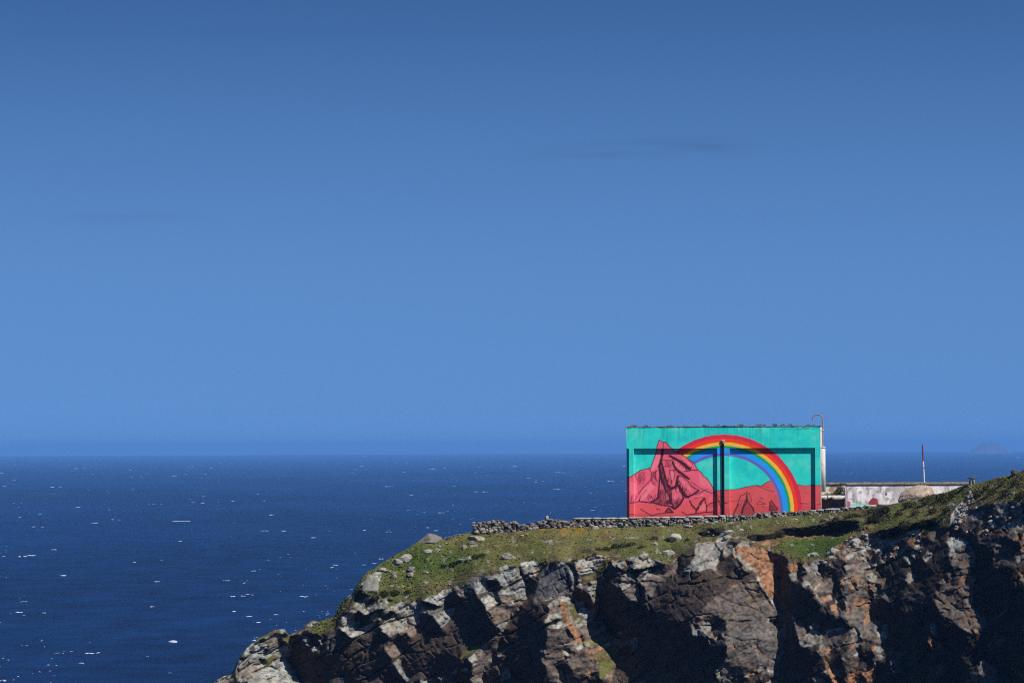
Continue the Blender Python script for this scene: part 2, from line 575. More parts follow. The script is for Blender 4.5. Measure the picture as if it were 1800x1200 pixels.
B0_ = curve([(-400, 2270), (250, 1290), (375, 1206), (500, 1110), (540, 1110), (590, 1105), (620, 1060), (650, 1075), (680, 1090), (730, 1075), (760, 1055), (800, 1040), (830, 1015), (870, 1005), (900, 995),
             (940, 990), (960, 985), (1010, 990), (1040, 975), (1080, 985), (1130, 978), (1180, 985), (1200, 975), (1240, 960), (1290, 950), (1340, 960), (1400, 985),
             (1450, 985), (1480, 970), (1530, 945), (1560, 940), (1620, 935), (1660, 935), (1690, 925), (1700, 905), (1800, 880), (2150, 850)])
B_ = lambda x: np.maximum(B0_(x), S_(x) + 4)
YB_ = curve([(-400, 239), (375, 239), (540, 240), (620, 240), (700, 240), (800, 240), (950, 239), (1200, 237.5), (1340, 236.5), (1480, 233), (1560, 231), (1660, 228), (1700, 227), (1800, 222), (2150, 210)])
YC_ = curve([(-400, 238), (250, 238), (375, 238), (600, 239.5), (800, 235), (1000, 230), (1200, 227), (1400, 226), (1600, 221), (1800, 214.5), (2150, 203)])

STEP = 1.5
GX = np.arange(250, 2151, STEP); GY = np.arange(770, 1293, STEP)
NX, NY = len(GX), len(GY)
PX, PY = np.meshgrid(GX, GY)
sS, sB = S_(GX), np.minimum(B_(GX), 1285)
yS, yB, yC = YS_(GX), YB_(GX), YC_(GX)
gs = (yS - yB) / np.maximum(sB - sS, 4)                       # grass slope, metres per pixel
D0 = np.where(PY < sB, yB + (sB - PY) * gs, yB + (yC - yB) * (PY - sB) / np.maximum(1290 - sB, 8))

TILE = {'A': (370, 1000, 6), 'B': (600, 920, 6), 'C': (650, 1020, 6), 'E': (880, 940, 6), 'F': (900, 1020, 6.667), 'G': (1120, 920, 6), 'H': (1120, 1020, 6),
        'I': (1360, 880, 7.5), 'J': (1360, 1020, 6.667), 'K': (1560, 880, 7.5), 'N': (1560, 1020, 6.667)}
# rock faces: tile, class, outline
FACES = """
A LR 280,1000 420,800 560,720 760,610 830,680 700,740 800,880 950,1200 270,1200
A T 600,1020 740,920 830,1000 950,1200 440,1200 470,1090
A L 30,1190 150,1105 260,1110 280,1200
A D 840,700 1000,670 1200,660 1340,620 1500,620 1440,700 1500,760 1800,720 1800,1200 960,1200 830,960
A T 970,740 1020,690 1060,740 1000,770
A T 1140,750 1190,730 1170,790
A T 1070,840 1110,800 1160,830 1080,870
A L 1000,790 1040,770 1040,810
A G 1040,660 1100,560 1280,500 1330,560 1310,640 1150,690
A G 710,750 840,680 880,750 830,830 790,760
A G 770,900 850,920 830,970
A T 1020,580 1060,550 1110,560 1060,610
A L 1350,540 1400,450 1500,400 1560,520 1480,600 1370,610
A T 1590,150 1680,70 1800,70 1750,200 1690,250 1600,230
A L 1420,290 1480,250 1510,280 1450,330
A T 1450,700 1520,640 1640,600 1760,540 1700,620 1600,690 1480,720
A DG 1220,830 1240,690 1380,680 1390,850 1260,880
A DG 1240,1170 1400,1110 1460,1190 1300,1200
B LR 0,940 120,870 180,800 260,760 440,780 560,800 830,810 830,880 640,990 480,1010 240,1030 90,1180 0,1130
B L 290,540 360,480 440,510 420,540
B V 160,700 220,690 260,740 300,760 200,800 90,830 120,770
B L 60,780 120,730 140,780 70,810
B L 160,830 230,790 240,860 250,930 200,900
B L 270,890 380,800 430,870 300,910
B V 230,960 430,900 420,930 200,1010
B V 170,900 240,940 200,1010 150,1000
B T 840,830 900,790 1000,750 1080,680 1170,690 1060,850 940,870
B V 830,820 1060,860 1000,880 900,880
B D 1170,690 1240,760 1380,700 1390,580 1400,720 1450,770 1660,1140 1600,1200 1060,1140 1060,1110 1190,880 1080,850
B T 1230,740 1330,690 1290,760 1250,780
B T 1180,660 1230,650 1250,690 1210,690
B L 970,960 1080,890 1200,870 1150,960 1060,1110
B L 640,990 760,890 820,930 830,970 690,1110 580,1150 510,1190 400,1080 480,1010
B L 820,910 860,870 910,890 900,940 850,950
B B 680,1120 820,1080 740,1190
B D 840,990 970,960 1060,1110 1000,1200 740,1200 820,1080
B T 1450,780 1600,730 1650,830 1530,910
B L 1510,580 1660,510 1780,640 1690,670 1650,560
B V 1530,590 1640,560 1670,640 1540,680
B T 1660,470 1720,440 1800,440 1800,600 1770,590
B L 1640,720 1790,650 1800,720 1660,800
B B 1540,910 1700,850 1800,840 1800,960 1640,1050
B L 1640,1080 1790,990 1780,1060 1680,1130
B T 1390,660 1450,600 1550,660 1420,700
C D 0,540 110,520 220,590 380,530 450,600 520,490 600,400 680,380 770,520 900,290 1140,180 1380,530 1180,680 960,760 920,830 1050,870 850,980 400,1080 0,1080
C L 680,360 760,310 900,280 860,380 760,510
C B 150,700 280,640 300,690 360,750 240,830
C L 250,870 360,800 330,850 330,920 410,1040 380,1070
C B 380,530 520,490 500,540 450,600
C G 960,800 1000,750 1160,660 1190,690 1060,760 960,830
C B 1040,830 1180,690 1380,550 1400,580 1350,730 1200,880 1100,910
C T 1040,830 1110,770 1130,850 1090,900
C B 1080,960 1190,870 1180,990 1100,1080
C D 1400,600 1700,200 1800,200 1800,1080 1200,1080 1190,990 1350,760
C L 1390,1000 1470,910 1530,1010 1400,1080
C T 1500,870 1570,780 1530,860
C L 1360,780 1470,720 1460,750 1370,800
C T 860,970 910,920 930,970
C T 960,950 1010,900 1040,950
C DG 1400,830 1440,790 1440,840
E L 0,330 180,340 250,440 80,500 0,400
E L 190,340 340,330 390,370 260,430
E T 200,300 340,270 400,290 380,320 220,330
E L 270,450 410,380 410,410 280,470
E L 60,560 260,460 300,520 270,690 200,700 150,600
E T 0,570 60,560 150,600 60,640 0,630
E B 0,620 150,600 200,700 250,710 130,830 0,940
E T 110,690 180,650 200,690 140,710
E L 0,930 100,860 110,910 0,990
E D 400,400 450,310 560,310 400,480 420,560 300,640 280,560
E DG 560,310 680,310 770,420 780,560 720,620 560,640 440,700 340,740 400,480 450,320
E L 700,310 770,380 790,440 775,600 740,560 740,440
E L 580,290 680,280 690,310 600,320
E T 810,250 900,240 1060,200 1090,250 1040,350 980,400 820,410 850,350
E G 1080,260 1180,260 1060,400 1000,500 860,510 850,450 990,400
E L 800,420 850,420 860,480 870,560 840,560
E T 920,540 1020,530 1020,650 1050,700 960,690
E O 960,700 1050,700 1050,740 1000,810
E D 870,560 960,700 990,820 960,800 880,690
E D 780,540 840,560 880,690 820,700 780,620
E D 1040,500 1150,490 1250,590 1300,620 1330,690 1440,690 1480,560 1560,740 1600,640 1700,500 1800,400 1800,1200 1180,1080 1000,830 1050,700
E D 1090,400 1160,320 1280,360 1400,300 1340,370 1250,450 1260,490 1150,500 1040,490
E B 1260,450 1400,420 1430,480 1260,480
E B 1410,410 1560,370 1500,470 1450,490
E L 1250,500 1390,500 1290,590
E B 1300,590 1430,500 1470,560 1440,690 1330,680
E B 1490,490 1640,370 1800,340 1680,500 1590,650 1530,620
E T 1380,330 1580,230 1640,280 1600,300 1400,360
E V 1340,380 1400,370 1640,310 1720,310 1500,370 1380,405
E L 1170,320 1290,260 1310,330 1270,360
E L 1320,240 1410,220 1430,270 1340,270
E L 1420,240 1520,200 1510,240 1430,280
E O 600,660 700,700 710,780 740,900 830,1000 860,1120 820,1140 720,980 650,850 640,770
E T 600,660 650,640 720,660 700,700 640,700
E T 440,940 520,850 640,800 650,850 520,910
E V 450,950 640,855 640,885 520,960 470,970
E T 470,970 650,890 700,970 560,990
E L 490,750 580,660 620,720 520,770
E B 520,770 600,730 610,770 530,800
E M 480,1000 650,980 760,1070 780,1200 480,1200
E G 720,720 780,700 830,830 850,920 780,930 740,820
E L 820,720 880,700 900,790 970,820 970,890 930,930 850,830
E B 880,960 940,940 1010,1060 930,1120 870,1020
E G 870,1110 1160,1070 1150,1150 1000,1180 890,1160
E L 1360,1110 1410,1080 1480,1140 1400,1190
E T 1060,1190 1130,1130 1170,1140 1100,1200
E T 1220,1020 1250,1010 1280,1060
E D 120,840 340,740 480,790 440,930 460,990 480,1200 0,1200 0,1050
F O 860,740 960,900 960,970 890,880
F M 740,800 870,830 950,1000 900,1060 740,900
F T 470,750 560,760 700,720 600,770
F B 380,1100 430,980 600,1060 590,1130 480,1200 420,1190
F G 960,900 1080,780 1250,790 1230,950 1130,1130 1040,1160 1020,1030
F D 1270,780 1350,740 1400,820 1500,760 1800,900 1800,1200 1150,1200 1240,950
F L 1380,690 1440,660 1500,730 1430,790
F DG 1250,930 1290,860 1320,900 1270,950
F D 0,700 200,730 380,1000 380,1200 0,1200
F T 20,960 90,860 60,930
F DG 130,780 190,720 230,740 160,800
G TG 480,500 620,330 620,220 780,190 880,300 880,350 830,440 700,480
G D 430,400 420,350 600,250 610,330 480,500 400,540
G T 820,190 900,70 1000,90 960,180 880,290
G L 930,220 1000,220 1260,540 1200,500 1000,310 920,380 900,300
G D 840,440 900,360 1000,310 1130,500 1240,560 1180,590 950,560 860,500
G DG 980,340 1040,380 1130,500 1090,500 1010,400
G O 1030,250 1250,230 1380,280 1420,400 1510,430 1490,740 1440,740 1430,800 1510,940 1440,850 1300,640 1270,530 1150,420
G T 1140,420 1180,410 1290,560 1330,690 1440,820 1500,940 1400,810 1300,660 1250,540
G D 480,510 800,470 880,540 1100,580 840,780 720,860 600,940 560,1200 130,1200 150,780 280,600 400,540
G M 1100,600 1260,580 1400,840 1510,960 1360,1000 1340,1200 900,1200 820,1000 600,960 740,850 850,770
G B 1120,640 1200,610 1280,700 1220,730
G D 840,990 880,990 940,1020 940,1120 800,1200 780,1100
G D 1430,370 1540,380 1570,500 1700,680 1760,850 1700,1000 1640,1200 1540,1200 1570,1060 1500,940 1440,760 1500,740 1510,440
G S 1200,190 1360,170 1530,210 1420,230 1230,220
G G 1380,260 1560,180 1800,150 1800,380 1640,420 1580,370
G V 1140,130 1220,100 1400,100 1800,30 1800,130 1560,150 1200,180
G V 640,110 740,40 900,20 930,60 880,110 700,150
G O 1570,440 1690,430 1700,480 1600,510
G L 1600,530 1690,510 1680,580 1610,600
G O 1500,950 1540,990 1580,1070 1540,1050
H M 920,560 1280,560 1250,690 1060,730 960,680
H O 960,690 1010,670 1080,730 1030,730
H M 1260,680 1300,600 1500,650 1510,800 1500,880 1450,960 1300,900
H B 1350,440 1490,440 1510,650 1350,570
H M 930,750 1240,700 1300,900 1050,1060 900,880
H D 0,330 560,300 560,580 740,590 770,720 940,680 920,860 820,960 850,1080 0,1080
H V 1400,400 1510,390 1560,460 1490,440 1410,440
I V 0,400 130,360 640,300 720,260 960,240 1140,260 1160,360 980,410 560,450 150,450
I V 1320,200 1340,100 1480,60 1490,200 1400,300 1220,310 1260,280
I V 1330,430 1440,370 1800,290 1800,400 1640,460 1540,520 1380,520
I S 150,460 560,460 980,415 1160,365 1330,330 1330,370 1000,420 560,480 200,500
I R 700,700 860,570 1000,500 1180,430 1330,420 1400,530 1640,480 1800,400 1800,570 1650,720 1500,800 1400,860 1200,900 950,900 940,760
I L 390,900 600,760 620,850 590,920 640,990 560,1000 430,930
I M 420,930 640,1000 540,1140 520,1180
I D 600,830 700,800 920,850 940,980 830,1100 800,1040 640,1010
I B 550,1180 640,1040 760,1010 800,1120 770,1200
I D 90,640 200,800 200,1000 350,1100 450,1200 60,1200
I O 170,870 310,830 320,920 230,960
I L 200,960 310,960 300,1040 220,1060
I R 950,1000 1100,900 1230,920 1500,880 1550,960 1440,1130 1250,1050 1100,1140 1000,1060
I D 1470,780 1650,720 1800,600 1720,750 1740,950 1700,1200 1450,1200 1560,980
I T 1030,530 1060,500 1130,510 1140,550 1080,570
I T 700,690 780,650 830,740 740,740
I T 440,710 500,690 540,730 480,740
I T 950,720 1040,690 1080,720 1000,760
I B 1020,780 1130,740 1200,770 1180,830 1060,820
J CR 60,160 1600,160 1600,1200 60,1200
J D 60,160 440,150 330,260 220,360 260,540 300,760 330,1000 420,1100 480,1200 60,1200 100,900 150,520 60,300
J O 930,310 960,200 1100,190 1110,430 1080,440 1030,300
J B 1150,80 1200,40 1240,120 1170,200
J M 580,580 820,560 1000,620 900,640 780,800 680,800 570,720
J T 620,575 800,555 830,570 640,590
J M 780,880 960,760 980,830 840,950
J M 750,1060 1000,910 1000,1020 800,1080
J O 570,820 680,900 640,890
J O 580,910 640,950 700,1080 790,1200 700,1200 630,1060
J O 820,1140 940,1060 1100,1060 1180,990 1190,1150 1090,1200 850,1200
J D 950,1130 1040,1110 1090,1180 940,1180
J D 290,770 460,770 560,880 480,960 400,1100 330,1000
J T 310,750 350,740 460,750 400,770
J M 1350,840 1500,830 1490,1000 1530,1060 1450,1120 1370,1020
J L 1190,770 1250,740 1300,800 1230,860
J B 1000,560 1120,500 1220,660 1200,720 1060,690
J L 1390,280 1450,240 1530,270 1500,310 1400,320
J L 420,530 500,490 560,530 460,570
J D 1120,200 1250,190 1350,250 1370,330 1280,430 1120,480
J D 1000,740 1150,760 1190,880 1170,1000 1040,1050 1010,900
K V 200,330 640,220 700,300 620,350 430,350 120,380
K R 0,540 130,470 400,360 480,470 330,560 200,660 180,720 0,780
K D 0,1000 200,700 440,530 640,540 780,450 780,560 740,700 780,900 620,1100 400,1200 0,1200
K D 640,360 760,330 900,290 1040,300 1250,400 1240,480 1060,540 960,460 870,400 780,500 640,480
K T 310,680 350,640 420,700 360,750
K T 220,740 270,720 310,770 350,800 300,840
K T 470,750 520,650 600,660 580,740 520,810
K T 320,620 440,530 470,580 380,640
K L 220,1040 290,950 380,970 360,1050 270,1090
K T 780,540 830,460 980,470 1060,560 900,620 860,700 790,740 830,620
K B 860,700 910,620 1080,570 1170,720 1150,880 1000,910 830,840
K B 890,970 1120,920 1110,990 900,1020
K O 920,1040 1120,1000 1140,1200 930,1200
K L 660,1070 740,1010 760,1090 840,1050 820,1110
K D 1170,600 1300,580 1460,600 1500,590 1560,600 1690,700 1700,800 1650,950 1790,1050 1800,1200 1150,1200 1150,900
K M 1400,600 1560,590 1710,740 1680,850 1400,900
K CR 960,150 1100,100 1280,30 1600,0 1800,100 1800,400 1650,450 1340,520 1060,560 980,470 900,420 1040,380 900,280
K T 830,200 870,100 980,10 1050,40 1050,100 960,200 900,290 840,300
K S 1250,410 1330,330 1400,380 1640,370 1560,450 1350,450
N D 0,260 400,200 540,160 590,320 860,560 1100,640 1150,420 1000,300 1010,0 1600,0 1600,1200 1300,1200 1260,1000 1180,1000 1000,1080 900,1200 200,1200 0,1200
N B 540,230 700,210 780,290 1000,330 1140,450 1090,620 1000,570 860,550 740,450 620,390 590,320
N O 970,540 1090,590 1020,600
N B 830,50 1010,0 1010,170 850,150
N O 460,700 540,680 640,720 610,800 530,820
N L 480,500 540,480 580,660 520,620
N M 20,820 160,840 150,1000 210,1060 100,1120 40,1020
N B 920,1200 1010,1060 1120,930 1270,1080 1240,1200
N L 1060,980 1110,920 1180,970 1270,1080 1150,990
N B 1170,770 1240,650 1200,780
N M 480,1000 700,1000 620,1110 480,1200
N L 640,110 690,110 680,150 640,140
N M 1240,720 1340,640 1400,700 1280,800
N M 1480,1080 1560,1060 1600,1130
N T 1280,430 1350,370 1400,300 1360,380
"""
# open cracks seen in the rock
CRACKS = """
C 1150,160 1300,100 1450,50 1640,0
C 1230,310 1380,240 1500,235 1640,210
C 1240,320 1330,450 1370,530
C 1490,310 1500,400 1590,320
C 1380,240 1300,190 1250,150
C 1200,690 1240,780
C 0,520 120,470 300,400 520,340
C 520,350 530,300 500,250
C 400,370 420,440 480,470
E 190,340 240,430 290,500
E 0,560 120,520 260,450 420,380
E 0,720 150,690 250,690
E 30,400 100,520
E 1400,420 1450,490 1480,560 1560,740 1600,900
E 1290,590 1440,490 1580,370
E 1250,490 1440,490 1700,500
E 820,300 930,285 1050,295
E 830,350 1040,335
E 840,390 990,375
E 900,240 910,330
E 965,300 970,380
E 850,270 1060,245
E 1000,225 1010,280
E 930,600 1020,600
E 980,540 970,690
E 680,360 700,500 730,600
E 1340,370 1500,370 1720,300
A 620,1020 740,1070 830,1160
A 440,1090 600,1020 700,930
A 300,1000 420,900 520,860 600,800
A 560,900 700,820 760,760
A 420,820 560,760 680,690
G 430,650 600,640 900,560 1100,570
G 0,600 150,500
G 20,620 100,820 200,1000
G 850,770 1000,830 1350,960
G 1100,600 1150,700 1260,850 1330,1000
G 600,960 900,940 1100,980 1300,1000
G 1130,680 1280,730
G 640,340 700,480
G 620,230 760,260 880,300
G 1140,300 1280,380 1420,400
G 1270,240 1300,330 1290,480
H 1260,680 1290,600 1400,590
H 1350,390 1510,380
H 1250,690 1300,740 1400,830 1500,850
H 640,480 800,470
H 920,560 1100,640 1250,620
H 950,420 1100,440 1300,420
K 890,670 960,690 1060,660
K 830,760 1000,800 1130,760
K 1030,650 1020,780 1050,900
K 900,920 1150,905
K 830,1000 1130,980
K 870,480 960,490
N 780,290 760,460
N 780,290 900,400 960,520
N 560,210 760,320 1000,340
N 620,390 800,350 1000,380
N 700,210 780,300
N 640,330 780,340
N 740,460 900,440 1080,450
I 400,920 640,1000
I 640,1040 720,1010 800,1120
I 590,920 650,800
J 930,310 1030,300 1110,250
J 780,800 900,640
"""
# slope of each class of face (towards right, upwards) and its rock colour, with shade painted in for faces turned from the sun
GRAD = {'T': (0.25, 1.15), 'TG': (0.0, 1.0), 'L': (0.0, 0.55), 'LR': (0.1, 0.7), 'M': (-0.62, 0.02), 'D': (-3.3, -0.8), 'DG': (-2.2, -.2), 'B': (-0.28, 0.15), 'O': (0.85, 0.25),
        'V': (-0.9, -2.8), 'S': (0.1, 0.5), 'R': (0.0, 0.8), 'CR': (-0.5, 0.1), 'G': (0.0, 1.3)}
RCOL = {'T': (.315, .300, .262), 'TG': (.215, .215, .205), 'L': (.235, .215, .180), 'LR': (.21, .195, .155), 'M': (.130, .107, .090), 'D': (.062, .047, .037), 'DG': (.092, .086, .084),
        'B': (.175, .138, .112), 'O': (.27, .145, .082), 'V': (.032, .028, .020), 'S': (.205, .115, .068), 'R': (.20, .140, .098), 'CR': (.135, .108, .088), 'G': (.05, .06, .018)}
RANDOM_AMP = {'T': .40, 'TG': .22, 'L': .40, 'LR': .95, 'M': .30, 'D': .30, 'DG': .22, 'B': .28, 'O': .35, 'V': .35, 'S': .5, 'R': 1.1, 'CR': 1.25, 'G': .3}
CLS = ['T', 'TG', 'L', 'LR', 'M', 'D', 'DG', 'B', 'O', 'V', 'S', 'R', 'CR', 'G', 'g']
IDX = {k: i for i, k in enumerate(CLS)}


def build_field():
    # warp the outlines a little so that edges break like rock
    wx = PX + (fbm(PX, PY, 301, 30, 4) - .5) * 8 + (fbm(PX, PY, 305, 5, 2) - .5) * 2.0
    wy = PY + (fbm(PX, PY, 311, 30, 4) - .5) * 8 + (fbm(PX, PY, 315, 5, 2) - .5) * 2.0
    cls = np.full(PX.shape, IDX['CR'])
    cls[wy < sB + (fbm(PX, PY, 321, 30, 4) - .5) * 26] = IDX['g']
    fid = np.zeros(PX.shape, int)
    for k, line in enumerate(FACES.strip().splitlines()):
        t, c, *pp = line.split()
        ox, oy, fa = TILE[t]
        P = [(ox + float(q.split(',')[0]) / fa, oy + float(q.split(',')[1]) / fa) for q in pp]
        xs = [p[0] for p in P]; ys = [p[1] for p in P]
        i0 = max(0, int((min(xs) - 12 - GX[0]) / STEP)); i1 = min(NX, int((max(xs) + 12 - GX[0]) / STEP) + 2)
        j0 = max(0, int((min(ys) - 12 - GY[0]) / STEP)); j1 = min(NY, int((max(ys) + 12 - GY[0]) / STEP) + 2)
        if i1 <= i0 or j1 <= j0: continue
        m = inpoly(wx[j0:j1, i0:i1], wy[j0:j1, i0:i1], P)
        cls[j0:j1, i0:i1][m] = IDX[c]
        fid[j0:j1, i0:i1][m] = k + 1
    # joints: blocks at three sizes, bedding rising to the right
    ang = -0.50
    bx = PX + (fbm(PX, PY, 391, 30, 3) - .5) * 12; by = PY + (fbm(PX, PY, 393, 30, 3) - .5) * 12
    tw = np.clip((PX - 1380) / 300, 0, 1)                       # steeper, more shattered towards the right
    c1, e1 = brick(bx, by, 40, 21, ang, 401)
    c2, e2 = brick(bx, by, 15, 8.5, ang + .08, 402)
    v2, f2, ve2 = voro(wx + 500, wy, 12, 9, ang, 402)
    mix = vnoise(PX, PY, 399, 45) < .25 + tw * .55
    c2 = np.where(mix, v2, c2); e2 = np.where(mix, ve2 * 9, e2)
    c3, f3, e3 = voro(PX + 900, PY, 5.5, 3.6, ang, 403)
    cs, fs, es = voro(wx + (fbm(PX, PY, 455, 12, 3) - .5) * 8, wy + (fbm(PX, PY, 457, 14, 3) - .5) * 10, 26, 4.6, -.08, 404)          # thin beds
    rr = np.random.default_rng(405)
    R = [rr.normal(size=(128 * 128, 2)) for _ in range(4)]
    U = [rr.random(128 * 128) for _ in range(4)]
    gx = np.zeros(PX.shape); gz = np.zeros(PX.shape); col = np.zeros(PX.shape + (3,))
    amp = np.zeros(PX.shape)
    # chaotic areas take a class per block
    sub = cls.copy()
    ch = cls == IDX['CR']
    pick = np.array([IDX[k] for k in ('T', 'L', 'B', 'M', 'M', 'D', 'D', 'D', 'D', 'O')])
    sub[ch] = pick[(U[1][c2[ch]] * 10).astype(int)]
    big = ch & (U[0][c1] < .55)
    sub[big] = np.array([IDX[k] for k in ('D', 'D', 'D', 'M', 'B', 'L')])[(U[2][c1[big]] * 6).astype(int)]
    rb = cls == IDX['R']
    sub[rb] = np.array([IDX[k] for k in ('S', 'S', 'R', 'R', 'T', 'L', 'B', 'M', 'D')])[(U[1][c2[rb]] * 9).astype(int)]
    lr = cls == IDX['LR']
    sub[lr] = np.array([IDX[k] for k in ('T', 'T', 'L', 'L', 'LR', 'M', 'G', 'V')])[(U[1][c2[lr]] * 8).astype(int)]
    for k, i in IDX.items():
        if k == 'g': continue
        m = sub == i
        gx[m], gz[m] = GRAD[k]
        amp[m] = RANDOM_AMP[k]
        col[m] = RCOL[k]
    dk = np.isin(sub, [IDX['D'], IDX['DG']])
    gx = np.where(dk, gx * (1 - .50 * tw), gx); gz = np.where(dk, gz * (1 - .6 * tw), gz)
    rough = np.clip(amp, 0, .8)
    gx += R[0][c1, 0] * .70 * rough + R[1][c2, 0] * .62 * rough + R[2][c3, 0] * .25 * rough
    gz += R[0][c1, 1] * .70 * rough + R[1][c2, 1] * .62 * rough + R[2][c3, 1] * .25 * rough
    st = (sub == IDX['M']) | (sub == IDX['B'])
    gx += np.where(st, R[3][cs, 0] * .16, 0); gz += np.where(st, R[3][cs, 1] * .45, 0)
    # colours: each block a little different
    tone = 1 + (U[0][c1] - .5) * .22 + (U[1][c2] - .5) * .32 + (U[2][c3] - .5) * .30
    warm = (fbm(PX, PY, 331, 60, 4) - .5) * .36 + (U[3][c2] - .5) * .16
    col = col * tone[..., None] * np.stack([1 + warm, 1 + warm * .25, 1 - warm * .45], -1)
    # lichen: pale crust and dark freckles
    lich = np.clip((fbm(PX, PY, 341, 9, 4) - .52) * 6, 0, 1) * np.isin(sub, [IDX[k] for k in ('T', 'TG', 'L', 'LR')])
    col = col * (1 - .55 * lich[..., None]) + .55 * lich[..., None] * np.array([.34, .34, .29])
    frk = np.clip((fbm(PX, PY, 351, 4.5, 3) - .53) * 7, 0, 1) * (sub != IDX['D'])
    col = col * (1 - .55 * frk[..., None])
    ora = np.clip((fbm(PX, PY, 361, 34, 4) - .62) * 6, 0, .6) * np.clip((PX - 900) / 500, 0, 1)
    ora = ora * ~np.isin(sub, [IDX[k] for k in ('g', 'G', 'V', 'D', 'DG')])
    col = col * (1 - .5 * ora[..., None]) + .5 * ora[..., None] * np.array([.19, .10, .05])
    col *= (1 - .30 * np.clip((PX - 1380) / 250, 0, 1) * np.clip((PY - sB) / 70, 0, 1))[..., None]      # darker brown rock in the right hand gully, with corner vignette painted in
    # grass colours
    grass = (sub == IDX['g']) | (sub == IDX['G'])
    n1 = fbm(PX, PY * 1.8, 371, 60, 5)[..., None]; n2 = fbm(PX, PY * 1.6, 381, 18, 4)[..., None]; n3 = fbm(PX, PY * 1.5, 391, 7, 3)[..., None]
    ga = np.array([.088, .098, .024]); gb = np.array([.145, .132, .044]); gc = np.array([.105, .078, .036]); gd = np.array([.024, .028, .010])
    gcol = ga + (gb - ga) * np.clip((n1 - .35) * 3, 0, 1)
    near = np.clip(1 - (sB - PY) / 26, 0, 1)[..., None]
    gcol = gcol + (gc - gcol) * np.clip((n2 - .54 + near * .14) * 5, 0, .85)
    gcol = gcol + (gd - gcol) * np.clip((n3 - .60 + near * .06) * 4, 0, .5) * np.clip((n2 - .35) * 4, 0, 1)
    fresh = np.clip(1 - np.hypot((PX - 1440) / 90, (PY - 962) / 24), 0, 1)[..., None] * 1.6 + np.clip(1 - np.hypot((PX - 760) / 110, (PY - 985) / 40), 0, 1)[..., None] * 1.1
    gcol = gcol + (np.array([.040, .075, .010]) - gcol) * np.clip(fresh, 0, .75)
    gor = np.clip((fbm(PX, PY * 1.4, 395, 14, 3) - .55) * 6, 0, 1) * np.clip(1 - np.hypot((PX - 1010) / 130, (PY - 934) / 10), 0, 1)
    gcol = gcol + (np.array([.26, .15, .02]) - gcol) * np.clip(gor * 1.4, 0, .8)[..., None]
    bare = np.clip((fbm(PX, PY * 1.7, 396, 11, 4) - .69) * 14, 0, 1)[..., None]
    gcol = gcol + (np.array([.25, .23, .19]) - gcol) * bare * .9
    col = np.where(grass[..., None], gcol, col)
    # wanted slopes in metres per grid step
    s = D0 / F
    wgx = gx * s * STEP; wgy = -gz * s * STEP
    tx = np.zeros(PX.shape); ty = np.zeros(PX.shape)
    tx[:, :-1] = np.diff(D0, axis=1); ty[:-1] = np.diff(D0, axis=0)
    g0 = sub == IDX['g']
    bumpy = (R[1][c2] * .55 + R[2][c3] * .6)
    wgx = np.where(g0, tx + bumpy[..., 0] * s * STEP * .28, wgx)
    wgy = np.where(g0, ty - bumpy[..., 1] * s * STEP * .28, wgy)
    # fine cracks along block edges
    fx = wgx.copy(); fx[:, -1] = 0
    fy = wgy.copy(); fy[-1] = 0
    div = fx.copy(); div[:, 1:] -= fx[:, :-1]
    div += fy; div[1:] -= fy[:-1]
    soft = np.where(sub == IDX['g'], np.clip((PY - sB + 6) / 30, 0, 1), 1.0)                 # the turf keeps its own slope, the rock is free
    LAM = (1 / 25.0 ** 2) * (1 - soft) + (1 / 230.0 ** 2) * soft
    LAM = np.where(dk, 1 / 600.0 ** 2, LAM)
    lam0 = 1 / 110.0 ** 2
    rhs = -div + LAM * D0
    ky = 2 - 2 * np.cos(2 * np.pi * np.arange(2 * NY) / (2 * NY))
    kx = 2 - 2 * np.cos(2 * np.pi * np.arange(NX + 1) / (2 * NX))
    EIG = ky[:, None] + kx[None, :] + lam0

    def pre(r):
        M = np.concatenate([r, r[:, ::-1]], 1); M = np.concatenate([M, M[::-1]], 0)
        return np.fft.irfft2(np.fft.rfft2(M) / EIG, s=(2 * NY, 2 * NX))[:NY, :NX]

    def op(d):
        o = LAM * d
        q = np.diff(d, axis=1); o[:, :-1] -= q; o[:, 1:] += q
        q = np.diff(d, axis=0); o[:-1] -= q; o[1:] += q
        return o
    D = D0.copy()
    r = rhs - op(D); z = pre(r); p = z.copy(); rz = (r * z).sum()
    for it in range(40):
        q = op(p); al = rz / (p * q).sum()
        D += al * p; r -= al * q
        z = pre(r); rn = (r * z).sum(); p = z + rn / rz * p; rz = rn
    # open joints and roughness
    rock = (~grass).astype(float)
    crk = np.clip((fbm(PX, PY, 451, 24, 3) - .30) * 5, 0, 1)
    D += rock * amp * (1 - .6 * st) * ((U[2][c1] - .5) * .45 + (U[0][c2] - .5) * .34 + (U[1][c3] - .5) * .10) * soft
    D += rock * crk * (np.clip(1.5 - e1, 0, 1.5) / 1.5 * .30 * (U[3][c1] > .25) * (1 - .75 * st) + np.clip(1.3 - e2, 0, 1.3) / 1.3 * .13 * (U[2][c2] > .35) * (amp > .29) * (1 - st) * ~dk)
    ck = np.zeros(PX.shape)
